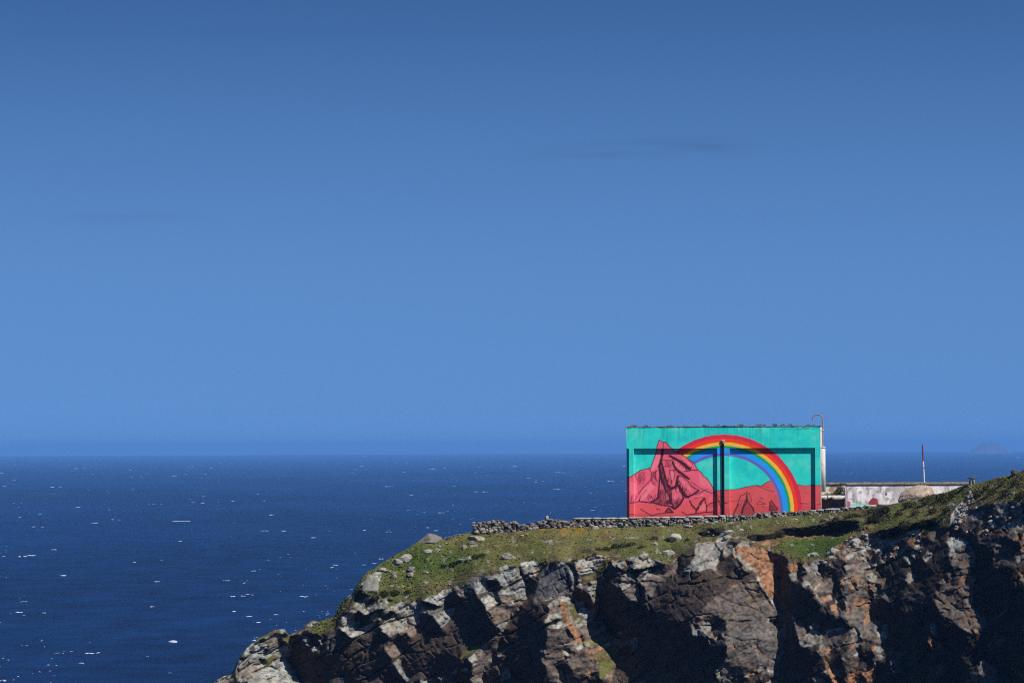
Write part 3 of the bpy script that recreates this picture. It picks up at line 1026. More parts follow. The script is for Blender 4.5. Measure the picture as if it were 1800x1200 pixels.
    for line in CRACKS.strip().splitlines():
        t, *pp = line.split()
        ox, oy, fa = TILE[t]
        P = [(ox + float(q.split(',')[0]) / fa, oy + float(q.split(',')[1]) / fa) for q in pp]
        for (x0, y0), (x1, y1) in zip(P[:-1], P[1:]):
            i0 = max(0, int((min(x0, x1) - 8 - GX[0]) / STEP)); i1 = min(NX, int((max(x0, x1) + 8 - GX[0]) / STEP) + 2)
            j0 = max(0, int((min(y0, y1) - 8 - GY[0]) / STEP)); j1 = min(NY, int((max(y0, y1) + 8 - GY[0]) / STEP) + 2)
            if i1 <= i0 or j1 <= j0: continue
            xx = wx[j0:j1, i0:i1]; yy = wy[j0:j1, i0:i1]
            tt = np.clip(((xx - x0) * (x1 - x0) + (yy - y0) * (y1 - y0)) / ((x1 - x0) ** 2 + (y1 - y0) ** 2 + 1e-6), 0, 1)
            d = np.hypot(xx - x0 - tt * (x1 - x0), yy - y0 - tt * (y1 - y0))
            ck[j0:j1, i0:i1] = np.maximum(ck[j0:j1, i0:i1], np.clip((1.7 - d) / 1.2, 0, 1))
    D += ck * rock * np.where(st, .15, .30) * np.clip((fbm(PX, PY, 461, 16, 3) - .30) * 5, .15, 1)
    D += (fbm(PX, PY, 411, 7, 4) - .5) * (.10 * rock * (amp > .32) + .10)
    D += (fbm(PX, PY, 421, 3.2, 2) - .5) * (.04 * rock + .04)
    return D, col, grass, sub


D, COLR, GRASS, SUB = build_field()


def grid_at(A, px, py):
    fx = np.clip((np.asarray(px, float) - GX[0]) / STEP, 0, NX - 1.001); fy = np.clip((np.asarray(py, float) - GY[0]) / STEP, 0, NY - 1.001)
    i = fx.astype(int); j = fy.astype(int); u = fx - i; v = fy - j
    if A.ndim == 3: u = u[..., None]; v = v[..., None]
    return (A[j, i] * (1 - u) + A[j, i + 1] * u) * (1 - v) + (A[j + 1, i] * (1 - u) + A[j + 1, i + 1] * u) * v


ZPLAT = 54.3


def build_headland():
    cols_px = np.concatenate([np.arange(-400, 250, 25), np.arange(250, 330, 6), np.arange(330, 1840, 1.5), np.arange(1840, 2151, 5)])
    nc = len(cols_px)
    s = S_(cols_px)
    rg = (fbm(cols_px, 0 * cols_px, 431, 14, 4) - .5) * 5.0
    s = s + rg * np.interp(cols_px, [300, 420, 820, 900, 1560, 1620, 1800], [1.5, 1.5, .8, .25, .3, 1.0, 1.0])
    bot = np.maximum(1290, s + 6)
    NR = 330
    t = np.linspace(0, 1, NR)
    py = s[None, :] + (bot - s)[None, :] * t[:, None]
    px = np.broadcast_to(cols_px, py.shape)
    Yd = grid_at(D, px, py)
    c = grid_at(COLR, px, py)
    V = pt(px, py, Yd)
    # behind the skyline
    kf = np.interp(cols_px, [300, 700, 850, 950, 1085, 1110, 2150], [1.5, 1.0, .35, .15, .12, 0, 0])
    backs = [.4, 1, 2, 4, 7, 11, 16, 22, 30, 38, 46, 60, 75]
    rowsb = []
    for b in reversed(backs):
        Yb = Yd[0] + b
        x = V[0, :, 0] * (1 + b / 260)
        z0 = V[0, :, 2]
        zt = z0 + (np.minimum(ZPLAT, z0) - z0) * min(1, b / 5) - b * kf
        if b > 46: zt = np.where(b > 60, -4.0, np.minimum(zt, 20.0))
        zt = np.maximum(zt + (RNG.random(nc) - .5) * .06 * (b < 46), -4)
        rowsb.append(np.stack([x, Yb, zt], -1))
    VB = np.stack(rowsb)
    # below the frame down into the sea
    z1 = V[-1, :, 2]; y1 = V[-1, :, 1]; x1 = V[-1, :, 0]
    rows = []
    for k in range(1, 15):
        u = k / 14
        z = z1 + (-3 - z1) * u
        drop = np.maximum(z1 - z, 0)
        nn = (fbm(cols_px + 999, 0 * cols_px + k * 60, 441, 90, 4) - .5) * 8 * min(1, k / 2)
        rows.append(np.stack([x1, y1 - drop * .35 + nn, z], -1))
    VF = np.stack(rows)
    ALL = np.concatenate([VB, V, VF])
    cb = np.broadcast_to(c[0], (len(VB), nc, 3)); cf = np.broadcast_to(np.array([.11, .10, .09]), (len(VF), nc, 3))
    CA = np.concatenate([cb, c, cf])
    nr = len(ALL)
    idx = np.arange(nr * nc).reshape(nr, nc)
    f = np.stack([idx[1:, :-1], idx[1:, 1:], idx[:-1, 1:], idx[:-1, :-1]], -1).reshape(-1, 4)
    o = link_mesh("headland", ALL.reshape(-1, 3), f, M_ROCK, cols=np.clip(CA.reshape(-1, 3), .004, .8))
    o["kind"] = "structure"
    return o


build_headland()


def ground(px, py):
    return pt(px, py, grid_at(D, np.asarray(px, float), np.asarray(py, float)))


# ------------------------------------------------------------------ grass blades on the clifftop turf
def build_grass():
    rng = np.random.default_rng(51)
    n = 13000
    px = rng.uniform(520, 1830, n)
    s = S_(px); b = B_(px) + 30
    py = s + 1 + (b - s) * rng.random(n)
    g = grid_at(GRASS.astype(float), px, py)
    keep = g > .7
    px, py = px[keep], py[keep]
    P = ground(px, py)
    c = grid_at(COLR, px, py)
    n = len(px)
    nb = 3
    h = rng.uniform(.04, .11, (n, nb)) * (0.6 + 0.8 * fbm(px, py, 52, 22, 3))[:, None]
    a = rng.uniform(0, 2 * np.pi, (n, nb)); w = rng.uniform(.03, .07, (n, nb))
    off = rng.normal(size=(n, nb, 2)) * .08
    lean = rng.normal(size=(n, nb, 2)) * .06 + np.array([-.05, 0])
    base = np.repeat(P[:, None, :], nb, 1); base[..., :2] += off; base[..., 2] -= .03
    dx = np.cos(a) * w; dy = np.sin(a) * w
    v0 = base + np.stack([-dx, -dy, 0 * dx], -1); v1 = base + np.stack([dx, dy, 0 * dx], -1)
    v2 = base + np.stack([lean[..., 0], lean[..., 1], h], -1)
    V = np.stack([v0, v1, v2], 2).reshape(-1, 3)
    f = np.arange(len(V)).reshape(-1, 3)
    cc = np.repeat((c * rng.uniform(.95, 1.5, (n, 1)))[:, None, :], nb * 3, 1).reshape(-1, 3)
    o = link_mesh("grass", V, f, M_LEAF, cols=cc)
    o["kind"] = "stuff"


build_grass()

# ------------------------------------------------------------------ the mural
TL = {'L': (1095, 740, 6.667), 'M': (1260, 740, 6.665)}
PXM = 24.3                       # photo pixels per metre on the wall
U0, VT = 1100.5, 750.0           # photo pixel of the wall's upper left corner
BW, BH, BD = 14.0, 7.1, 8.0


def build_mural_raster():
    K = 4.0                      # raster cells per photo pixel
    W = int(342 * K); Hh = int(175 * K)
    X, Y = np.meshgrid(U0 + (np.arange(W) + .5) / K, VT - 1 + (np.arange(Hh) + .5) / K)
    n = fbm(X, Y, 61, 22, 5); n2 = fbm(X, Y, 65, 6, 4)
    sky_c = lin((44, 208, 190)) * np.ones(X.shape + (1,))
    img = sky_c * (1 + (n[..., None] - .5) * .55 + (n2[..., None] - .5) * .22)
    img = img + (lin((10, 178, 175)) - img) * np.clip((n[..., None] - .52) * 3, 0, .7)
    img = img + (lin((98, 218, 200)) - img) * np.clip((.47 - n[..., None]) * 3.6, 0, .7)
    ex = X + (fbm(X, Y, 71, 8, 3) - .5) * 1.2; ey = Y + (fbm(X, Y, 75, 8, 3) - .5) * 1.2

    def poly(t, pts):
        ox, oy, k = TL[t]
        return [(ox + a / k, oy + b / k) for a, b in pts]

    def fill(P, c, var=.12, m=None):
        m = inpoly(ex, ey, P) if m is None else m
        c = lin(c)
        img[m] = c * (1 + (n[m][:, None] - .5) * var * 2 + (n2[m][:, None] - .5) * var)

    def stroke(P, w, c=(58, 14, 30), al=1.0):
        P = np.array(P); c = lin(c)
        for (x0, y0), (x1, y1) in zip(P[:-1], P[1:]):
            i0 = max(0, int((min(x0, x1) - w - 1 - U0) * K)); i1 = min(W, int((max(x0, x1) + w + 1 - U0) * K) + 1)
            j0 = max(0, int((min(y0, y1) - w - 1 - VT + 1) * K)); j1 = min(Hh, int((max(y0, y1) + w + 1 - VT + 1) * K) + 1)
            if i1 <= i0 or j1 <= j0: continue
            xx = X[j0:j1, i0:i1]; yy = Y[j0:j1, i0:i1]
            L2 = (x1 - x0) ** 2 + (y1 - y0) ** 2 + 1e-9
            tt = np.clip(((xx - x0) * (x1 - x0) + (yy - y0) * (y1 - y0)) / L2, 0, 1)
            d = np.hypot(xx - x0 - tt * (x1 - x0), yy - y0 - tt * (y1 - y0))
            a = (np.clip((w * .5 + .25 - d) * 2.5, 0, 1) * al)[..., None]
            img[j0:j1, i0:i1] = img[j0:j1, i0:i1] * (1 - a) + c * a
    # far hills
    fill(poly('M', [(-700, 830), (0, 808), (145, 797), (220, 795), (340, 765), (450, 748), (515, 752), (560, 722), (625, 690), (640, 720), (930, 738), (1040, 760), (1100, 745), (1250, 755), (1250, 1250), (-700, 1250)]), (212, 82, 84))
    hl = poly('M', [(-30, 815), (0, 808), (145, 797), (220, 795), (340, 765), (450, 748), (515, 752), (560, 722), (625, 690)])
    stroke(hl, 1.0)
    stroke(poly('M', [(930, 738), (1040, 760), (1100, 745), (1250, 755)]), .7)
    # darker sandy foot
    m = (inpoly(ex, ey, poly('M', [(-700, 1250), (-700, 960), (-100, 980), (200, 1010), (500, 985), (720, 1010), (1000, 985), (1250, 1000), (1250, 1250)])))
    img[m] = img[m] * .6 + lin((188, 62, 58)) * .4
    # rainbow
    cx, cy = 1080 + 862 / 4.5, 710 + 838 / 4.5
    e = np.hypot((ex - cx) / 1.0, (ey - cy) * 615 / 601) * 4.5
    lim_o = 613.0; lim_i = 440.0
    fr = (lim_o - e) / (lim_o - lim_i)
    front = (ey < 710 + 838 / 4.5 + 15) & (ex > 1095)
    for f0, f1, c in [(0, .19, (214, 38, 66)), (.19, .36, (243, 60, 6)), (.36, .52, (242, 182, 62)), (.52, .64, (14, 160, 88)), (.64, .86, (30, 150, 240)), (.86, 1.0, (96, 100, 178))]:
        m = (fr >= f0) & (fr < f1) & front & (ex > 1150)
        fill(None, c, .07, m)
    # big rock
    rockp = poly('L', [(30, 660), (80, 645), (140, 608), (200, 568), (300, 545), (320, 540), (350, 460), (385, 360), (400, 280), (425, 213), (468, 240), (505, 240), (545, 290), (600, 340), (690, 390), (770, 440), (830, 490), (870, 560), (920, 600), (940, 640),
                       (985, 670), (1030, 740), (1060, 800), (1070, 860), (1105, 900), (1140, 1000), (1180, 1180), (30, 1180)])
    fill(rockp, (230, 92, 114), .16)
    m = inpoly(ex, ey, rockp) & inpoly(ex, ey, poly('L', [(30, 950), (300, 955), (560, 1000), (700, 940), (900, 880), (1060, 850), (1200, 900), (1200, 1250), (30, 1250)]))
    img[m] = img[m] * .35 + lin((218, 80, 74)) * .65
    m = inpoly(ex, ey, poly('L', [(30, 1080), (300, 1075), (480, 1080), (740, 1090), (950, 1060), (1200, 1060), (1200, 1250), (30, 1250)]))
    img[m] = img[m] * .6 + lin((170, 52, 54)) * .4
    stroke(rockp[:-2], 1.25)
    DK = (54, 12, 30)

    # hatching: dense thin pen strokes inside drawn areas
    hr = np.random.default_rng(66)

    def hatch(pts, nline, dirx=-.15, diry=1.0, ln=(20, 70), w=.7, al=.85, c=DK):
        P = np.array(pts, float)
        x0, y0 = P.min(0); x1, y1 = P.max(0)
        k = 0; tries = 0
        while k < nline and tries < nline * 20:
            tries += 1
            a = np.array([hr.uniform(x0, x1), hr.uniform(y0, y1)])
            if not inpoly(np.array([a[0]]), np.array([a[1]]), P)[0]: continue
            l = hr.uniform(*ln); jit = hr.normal() * .12
            b = a + np.array([dirx + jit, diry]) * l
            stroke(poly('L', [tuple(a), tuple((a + b) / 2 + hr.normal(size=2) * 2), tuple(b)]), w * hr.uniform(.6, 1.3), c, al * hr.uniform(.5, 1))
            k += 1

    def line(t, s, w=.6, al=.95):
        stroke(poly(t, [tuple(float(q) for q in p.split(',')) for p in s.split()]), w, DK, al)
    # dark creases
    for s, w in [("465,330 455,380 445,450 420,520 430,600 450,690 480,760", 2.6), ("480,760 500,830 540,900 550,960", 2.2), ("440,450 470,560 490,640 520,740 570,790", 2.2), ("520,740 560,780 610,760 640,700", 2.4),
                 ("640,640 620,720 680,800 720,870 760,880", 2.6), ("760,880 820,850 880,805", 2.0), ("545,400 600,430 650,460 700,490 740,530 780,560", 2.8), ("580,470 600,530 650,590 690,610", 2.4), ("690,610 740,650 770,670", 2.4),
                 ("430,610 420,700 415,800 400,900 330,940", 1.8), ("700,900 660,970 600,1020 560,1000", 2.2), ("555,790 560,880 570,960 585,1020", 1.6), ("610,790 620,880 615,950", .9), ("650,770 690,850 700,900", 1.6),
                 ("270,790 210,870 180,930 250,940 350,950 480,980 560,990", 1.5), ("775,925 800,980 850,1030 850,1060", 1.6), ("950,900 900,950 870,1020", 2.0), ("950,900 960,950 975,1000 970,1050", 1.2), ("490,1050 530,1010 580,1060 490,1065", 1.6),
                 ("680,1055 740,1090 850,1075 960,1060 1060,1055", 1.2), ("200,1020 260,1060 330,1100 390,1080 480,1070", 1.0), ("80,950 160,940 190,930", .9), ("80,1080 130,1080", .7), ("980,990 1010,960 1060,945 1130,930", 1.0),
                 ("840,850 900,830 960,800 1000,830 1060,840", .9), ("470,360 470,300 470,250", .9), ("440,440 500,455 570,450 600,430", .9), ("450,530 520,520 560,540", .7), ("540,570 590,570 600,640 570,700 550,650 540,570", .9),
                 ("400,570 350,600 330,690 370,740", .8), ("300,550 330,600 320,680 240,760 170,850", .8), ("380,570 370,650 400,700", .7), ("140,610 150,660 180,700", .6), ("640,630 700,640 760,700 800,760 880,800", .9), ("710,580 760,580 800,570 870,570", .8),
                 ("800,540 810,500 790,470 730,440", .7), ("790,700 870,760 940,800", .6), ("270,790 300,860 350,900", .6), ("100,870 90,930 120,950 160,870", .6), ("830,900 900,880 950,900", .7), ("385,1010 400,1030 430,1020", .8)]:
        line('L', s, w * 1.5)
    def wash(pts, al, c=(66, 14, 34)):
        m = inpoly(ex, ey, poly('L', pts)); k = al * (.55 + .9 * fbm(ex * 3, ey * .7, 67, 5, 3)[m])[:, None]
        img[m] = img[m] * (1 - np.clip(k, 0, 1)) + lin(c) * np.clip(k, 0, 1)
    for pts, al in [([(425, 450), (455, 480), (480, 640), (540, 760), (560, 960), (520, 960), (480, 800), (430, 640)], .75), ([(400, 780), (470, 800), (520, 900), (550, 970), (400, 960), (290, 930), (390, 900)], .55),
                    ([(560, 470), (620, 540), (760, 650), (700, 620), (610, 560)], .7), ([(540, 390), (690, 455), (800, 545), (760, 570), (650, 480)], .7), ([(630, 700), (690, 790), (760, 880), (870, 800), (760, 900), (700, 890), (640, 780)], .7),
                    ([(490, 700), (560, 770), (640, 740), (630, 790), (540, 790)], .75), ([(640, 880), (700, 920), (650, 1000), (590, 1030), (580, 960)], .5), ([(450, 300), (480, 400), (440, 420), (440, 340)], .5),
                    ([(775, 925), (850, 1040), (800, 990)], .6), ([(950, 895), (860, 1010), (900, 930)], .6), ([(480, 470), (560, 450), (570, 520), (500, 520)], .3), ([(170, 590), (260, 580), (240, 680), (190, 740)], .3),
                    ([(340, 580), (390, 590), (370, 680), (340, 640)], .4), ([(490, 1050), (530, 1015), (575, 1060)], .6), ([(980, 960), (1110, 950), (1110, 1000), (1000, 1000)], .2)]:
        wash(pts, al)
    for pts, al in [([(390, 380), (440, 400), (400, 520), (330, 580), (330, 530)], .5), ([(560, 560), (600, 600), (580, 700), (550, 660)], .5), ([(600, 450), (740, 560), (690, 580), (610, 500)], .45), ([(700, 400), (860, 550), (800, 530), (700, 440)], .4),
                    ([(650, 650), (780, 760), (800, 820), (700, 760)], .45), ([(880, 600), (1000, 700), (1050, 800), (900, 740)], .35), ([(220, 800), (320, 720), (370, 760), (250, 900), (190, 930)], .5), ([(600, 800), (640, 880), (600, 950), (580, 900)], .5),
                    ([(500, 820), (540, 900), (500, 930)], .4), ([(80, 700), (150, 720), (170, 830), (90, 860)], .4), ([(820, 880), (950, 850), (900, 890)], .4), ([(880, 980), (960, 960), (960, 1040), (890, 1040)], .35), ([(1000, 860), (1050, 900), (1000, 940)], .3)]:
        wash(pts, al, (250, 138, 146))
    hatch([(420, 460), (470, 520), (500, 700), (560, 780), (560, 960), (420, 950), (400, 800), (430, 640)], 70, ln=(25, 70))
    hatch([(560, 460), (650, 560), (760, 640), (700, 640), (600, 540)], 30, ln=(20, 50))
    hatch([(550, 390), (680, 460), (800, 540), (760, 570), (650, 490)], 36, ln=(15, 40))
    hatch([(640, 650), (700, 700), (760, 760), (800, 830), (740, 880), (660, 770)], 45, ln=(30, 80))
    hatch([(180, 590), (280, 570), (260, 650), (200, 720), (170, 660)], 24, ln=(40, 110), w=.35)
    hatch([(260, 830), (400, 850), (480, 900), (560, 960), (420, 970), (270, 930)], 60, .1, .6, ln=(20, 60))
    hatch([(330, 580), (400, 600), (380, 700), (340, 720)], 12, ln=(40, 90), w=.35)
    hatch([(460, 460), (560, 460), (560, 520), (470, 510)], 14, 0, 1, ln=(20, 60), w=.35)
    hatch([(580, 800), (640, 900), (690, 900), (640, 990), (590, 990)], 26, ln=(30, 60))
    hatch([(780, 930), (850, 1000), (930, 920), (900, 1000), (860, 1050)], 26, -.3, 1, ln=(15, 45))
    hatch([(710, 660), (860, 720), (900, 790), (820, 820), (780, 720)], 24, .1, 1, ln=(30, 80), w=.3, al=.6)
    hatch([(470, 640), (560, 620), (620, 740), (540, 780)], 26, 0, 1, ln=(30, 70))
    hatch([(80, 1090), (1150, 1080), (1150, 1150), (80, 1150)], 60, .9, .1, ln=(20, 60), w=.4, al=.5)
    hatch([(420, 250), (500, 260), (560, 320), (440, 340)], 8, .1, 1, ln=(20, 50), w=.35)
    for s, w in [("180,1090 190,1050 230,980 270,870 320,850 345,825 370,840 400,930", .8), ("345,850 335,950 300,1010 280,1080", 1.8), ("345,850 350,940 400,1000 440,1100", .9), ("250,960 210,1040 190,1090", .9), ("370,960 420,1020 430,1090", 1.4),
                 ("455,965 490,930 560,965 460,972", .7), ("605,1040 610,950 630,925 650,960 700,1020 690,1040 610,1040", 1.3), ("455,750 500,770 600,810 660,820", .6), ("510,752 600,770", .5), ("500,900 530,905", .8), ("150,880 170,890", .6),
                 ("0,860 50,900 80,960 130,945 70,950", .7), ("150,930 260,925 400,935", .4), ("960,960 1060,965", .8), ("1000,890 1010,895", .7), ("1150,975 1200,970", .7), ("1020,840 1030,835", .6), ("540,990 520,1000", .6)]:
        line('M', s, w * 1.3)
    for pts, al in [([(345, 850), (400, 1000), (440, 1100), (260, 1100), (300, 1010)], .45), ([(605, 1040), (615, 940), (650, 960), (700, 1030)], .5), ([(190, 1090), (240, 980), (300, 900), (270, 1090)], .25)]:
        m = inpoly(ex, ey, poly('M', pts)); img[m] = img[m] * (1 - al) + lin((84, 22, 36)) * al
    for a in range(5):
        stroke(poly('M', [(330 - a * 8, 900 + a * 20), (300 - a * 6, 1000 + a * 14), (290 - a * 4, 1090)]), 1.1, DK, .55)
        stroke(poly('M', [(620 + a * 8, 960 + a * 10), (620 + a * 12, 1035)]), .8, DK, .6)
    # rain streaks and a flaked strip under the roof edge
    stn = np.clip((fbm(X * 3, Y * .25, 81, 9, 3) - .56) * 5, 0, 1) * np.clip(1 - (Y - VT) / 60, 0, 1)
    img *= (1 - .28 * stn)[..., None]
    fl = (np.abs(Y - (VT + 5.5 - (X - 1300) * .01) + (fbm(X, Y, 85, 10, 3) - .5) * 5) < .55) & (fbm(X, 0 * Y, 87, 16, 3) > .5) & (X > 1370)
    img[fl] = img[fl] * .35
    return np.clip(img * 1.02, 0, .9), K


MUR, MK = build_mural_raster()


def mural_at(u, h):
    """u metres from the left edge, h metres below the wall top"""
    i = np.clip((np.asarray(u) * PXM * MK), 0, MUR.shape[1] - 1.001); j = np.clip((np.asarray(h) * PXM + 1) * MK, 0, MUR.shape[0] - 1.001)
    a = i.astype(int); b = j.astype(int); s = (i - a)[..., None]; t = (j - b)[..., None]
    return (MUR[b, a] * (1 - s) + MUR[b, a + 1] * s) * (1 - t) + (MUR[b + 1, a] * (1 - s) + MUR[b + 1, a + 1] * s) * t


def build_building():
    rz = math.radians(-5.9)
    tl = pt(U0, VT + 1.2, 250.0)
    zb = float(tl[2]) - BH
    root = thing("mural_building", (float(tl[0]), float(tl[1]), zb), "flat roofed block painted with a pink rock mountain and a rainbow on turquoise", "building", rotz=rz)
    DEP = 0.30
    mb = MB()
    h0 = 0.0355

    def patch(u0, u1, z0, z1, y):
        nu = max(2, int((u1 - u0) / h0) + 1); nz = max(2, int((z1 - z0) / h0) + 1)
        uu, zz = np.meshgrid(np.linspace(u0, u1, nu), np.linspace(z0, z1, nz))
        v = np.stack([uu, 0 * uu + y, zz], -1).reshape(-1, 3)
        idx = np.arange(nu * nz).reshape(nz, nu)
        f = np.stack([idx[:-1, :-1], idx[:-1, 1:], idx[1:, 1:], idx[1:, :-1]], -1).reshape(-1, 4)
        mb.add(v, f, mural_at(uu, BH - zz).reshape(-1, 3))

    def jamb(u, z0, z1, flip):
        nz = int((z1 - z0) / h0) + 1
        zz, yy = np.meshgrid(np.linspace(z0, z1, nz), np.linspace(0, DEP, 3), indexing='ij')
        v = np.stack([0 * zz + u, yy, zz], -1).reshape(-1, 3)
        idx = np.arange(nz * 3).reshape(nz, 3)
        f = np.stack([idx[:-1, :-1], idx[:-1, 1:], idx[1:, 1:], idx[1:, :-1]], -1).reshape(-1, 4)
        c = mural_at(0 * zz + u, BH - zz).reshape(-1, 3) * .5 + .40
        mb.add(v, f if flip else f[:, ::-1], c)
    U = lambda px: (px - U0) / PXM
    zl = BH - (786.6 + 2 - VT) / PXM + .07           # underside of the lintel
    pil = [(U(1105.6), U(1113.8)), (U(1260.1), U(1281.8)), (U(1431.2), BW)]
    rec = [(0, pil[0][0]), (pil[0][1], pil[1][0]), (pil[1][1], pil[2][0])]
    patch(0, BW, zl, BH, 0)
    for a, b in pil: patch(a, b, 0, zl, 0)
    for a, b in rec:
        patch(a, b, 0, zl, DEP)
        # underside of the lintel
        n = int((b - a) / .07) + 2
        uu = np.linspace(a, b, n)
        v = np.concatenate([np.stack([uu, 0 * uu, 0 * uu + zl], -1), np.stack([uu, 0 * uu + DEP, 0 * uu + zl], -1)])
        f = np.array([(i, i + n, i + n + 1, i + 1) for i in range(n - 1)])
        c = mural_at(uu, 0 * uu + BH - zl)
        mb.add(v, f, np.concatenate([c, c]))
    for a, b in pil:
        jamb(a, 0, zl, False)
        if b < BW: jamb(b, 0, zl, True)
    mb.build("mural_wall", M_MURAL, root)
    mb = MB()
    mb.box((.002, .0, zl), (.02, BD, BH - .02))
    mb.box((.0, DEP + .004, 0), (.25, BD, zl - .004))
    mb.box((BW - .25, .004, 0), (BW + .012, BD, BH - .03))
    mb.box((.26, BD - .25, 0), (BW - .26, BD, BH - .03))
    mb.build("side_wall", M_WHITE, root)
    mb = MB()
    # weathered slab with a broken edge
    n = 120
    us = np.linspace(-.02, BW + .03, n)
    e = (fbm(us * 40, 0 * us, 95, 14, 4) - .5)
    topz = BH + .07 + e * .10
    fy = -.03 + (fbm(us * 40, 0 * us, 99, 9, 3) - .5) * .05
    v = np.concatenate([np.stack([us, fy, 0 * us + BH + .004], -1), np.stack([us, fy, topz], -1), np.stack([us, 0 * us + BD + .03, topz], -1), np.stack([us, 0 * us + BD + .03, 0 * us + BH + .004], -1)])
    f = []
    for r_ in range(4):
        for i in range(n - 1):
            a = r_ * n + i; b = ((r_ + 1) % 4) * n + i
            f.append((a, a + 1, b + 1, b))
    mb.add(v, f)
    mb.add(v[[0, n, 2 * n, 3 * n]], [(0, 1, 2, 3)]); mb.add(v[[n - 1, 2 * n - 1, 3 * n - 1, 4 * n - 1]], [(0, 1, 2, 3)])
    mb.box((U(1270), -.07, BH + .07), (U(1292), .25, BH + .115))
    mb.build("roof", M_ROOF, root)
    # drainpipe down the middle pier
    up = U(1270.6)
    mb = MB(); mb.tube([(up, -.10, .1), (up, -.10, 2.5), (up, -.10, BH - (776 - VT) / PXM)], .08, 12)
    dp = mb.build("drainpipe", M_PIPE, root)
    mb = MB(); mb.box((up - .13, -.16, BH - (775.5 - VT) / PXM), (up + .13, -.004, BH - (773 - VT) / PXM)); mb.tube([(up, -.10, BH - (781 - VT) / PXM), (up, -.14, BH - (776 - VT) / PXM)], .06, 10)
    mb.build("bracket", M_GREYMET, dp)
    # whitewashed flue on the end wall and its hooked vent pipe
    hz = lambda py: BH - (py - VT) / PXM
    mb = MB(); mb.box((BW + .014, .10, hz(864)), (BW + .335, .75, hz(787))); mb.box((BW + .012, .07, hz(787) + .001), (BW + .36, .79, hz(785.5)))
    mb.build("flue", M_WHITE, root)
    pxp = U(1444.6)
    pts = [(pxp, .35, hz(787)), (pxp, .35, hz(760)), (pxp + .01, .35, hz(737))]
    r = .36; cxp, czp = pxp + .01 - r, hz(737)
    for a in np.linspace(12, 180, 12):
        pts.append((cxp + r * math.cos(math.radians(a)), .35, czp + r * .95 * math.sin(math.radians(a))))
    pts.append((cxp - r - .01, .35, czp - .10))
    mb = MB(); mb.tube(pts, .048, 10)
    vp = mb.build("vent_pipe", M_RUST, root)
    for py in (757, 786):
        mb = MB(); mb.box((BW + .014, .27, hz(py) - .03), (pxp + .09, .43, hz(py) + .05))
        mb.build("bracket", M_GREYMET, vp)
    return root, rz, tl, zb


BROOT, BRZ, BTL, BZ = build_building()


def bl(u, y, z):
    return BROOT.matrix_basis @ Vector((u, y, z)) if False else Vector((BTL[0] + u * math.cos(BRZ) - y * math.sin(BRZ), BTL[1] + u * math.sin(BRZ) + y * math.cos(BRZ), BZ + z))


# ------------------------------------------------------------------ plants
def leaf_ball(rx, ry, rz, n, c1, c2, size, seed, flat=0.0):
    rng = np.random.default_rng(seed)
    d = rng.normal(size=(n, 3)); d /= np.linalg.norm(d, axis=1)[:, None]
    rad = rng.uniform(.45, 1.0, n) ** .6 * (1 + .35 * (fbm(d[:, 0] * 30 + 100, d[:, 1] * 30 + d[:, 2] * 17 + 100, seed, 14, 3) - .5) * 2)
    c = d * rad[:, None] * np.array([rx, ry, rz]) + np.array([0, 0, rz * .55])
    a = rng.normal(size=(n, 3)); a /= np.linalg.norm(a, axis=1)[:, None]
    b = np.cross(a, rng.normal(size=(n, 3))); b /= np.linalg.norm(b, axis=1)[:, None]
    s = size * rng.uniform(.6, 1.3, (n, 1))
    V = np.stack([c - a * s, c + b * s * .55, c + a * s, c - b * s * .55], 1).reshape(-1, 3)
    f = np.arange(len(V)).reshape(-1, 4)
    t = rng.random((n, 1)); col = np.array(c1) * (1 - t) + np.array(c2) * t
    return V, f, np.repeat(col, 4, 0)


def bush_mesh(name, rx, ry, rz, n, c1, c2, size, seed):
    V, f, c = leaf_ball(rx, ry, rz, n, c1, c2, size, seed)
    mb = MB(); mb.add(V, f, c)
    for k in range(5):
        a = k * 1.26
        mb.tube([(0, 0, -.15), (.3 * rx * math.cos(a), .3 * ry * math.sin(a), rz * .5)], [.025, .01], 5, (.06, .045, .03))
    o = mb.build(name, M_LEAF)
    return o


HEATH1, HEATH2 = (.016, .020, .008), (.050, .050, .020)
variants = [bush_mesh("heath_bush", .62, .5, .42, 420, HEATH1, HEATH2, .075, 700 + k) for k in range(4)]
used_var = set()


def place_bush(px, py, wpx, label, group=None, hs=1.0, lift=0.0):
    k = len(used_var) % 4 if len(used_var) < 4 else random.randrange(4)
    src = variants[k]
    if k in used_var:
        o = src.copy(); COL.objects.link(o)
    else:
        o = src; used_var.add(k)
    p = ground(px, py)
    s = wpx / F * p[1] / 1.25
    o.location = (p[0], p[1] - .1, p[2] - .05 + lift)
    o.scale = (s, s * .9, s * hs)
    o.rotation_euler = (0, 0, random.uniform(0, 6.28))
    tag(o, label, "bush", group)
    return o


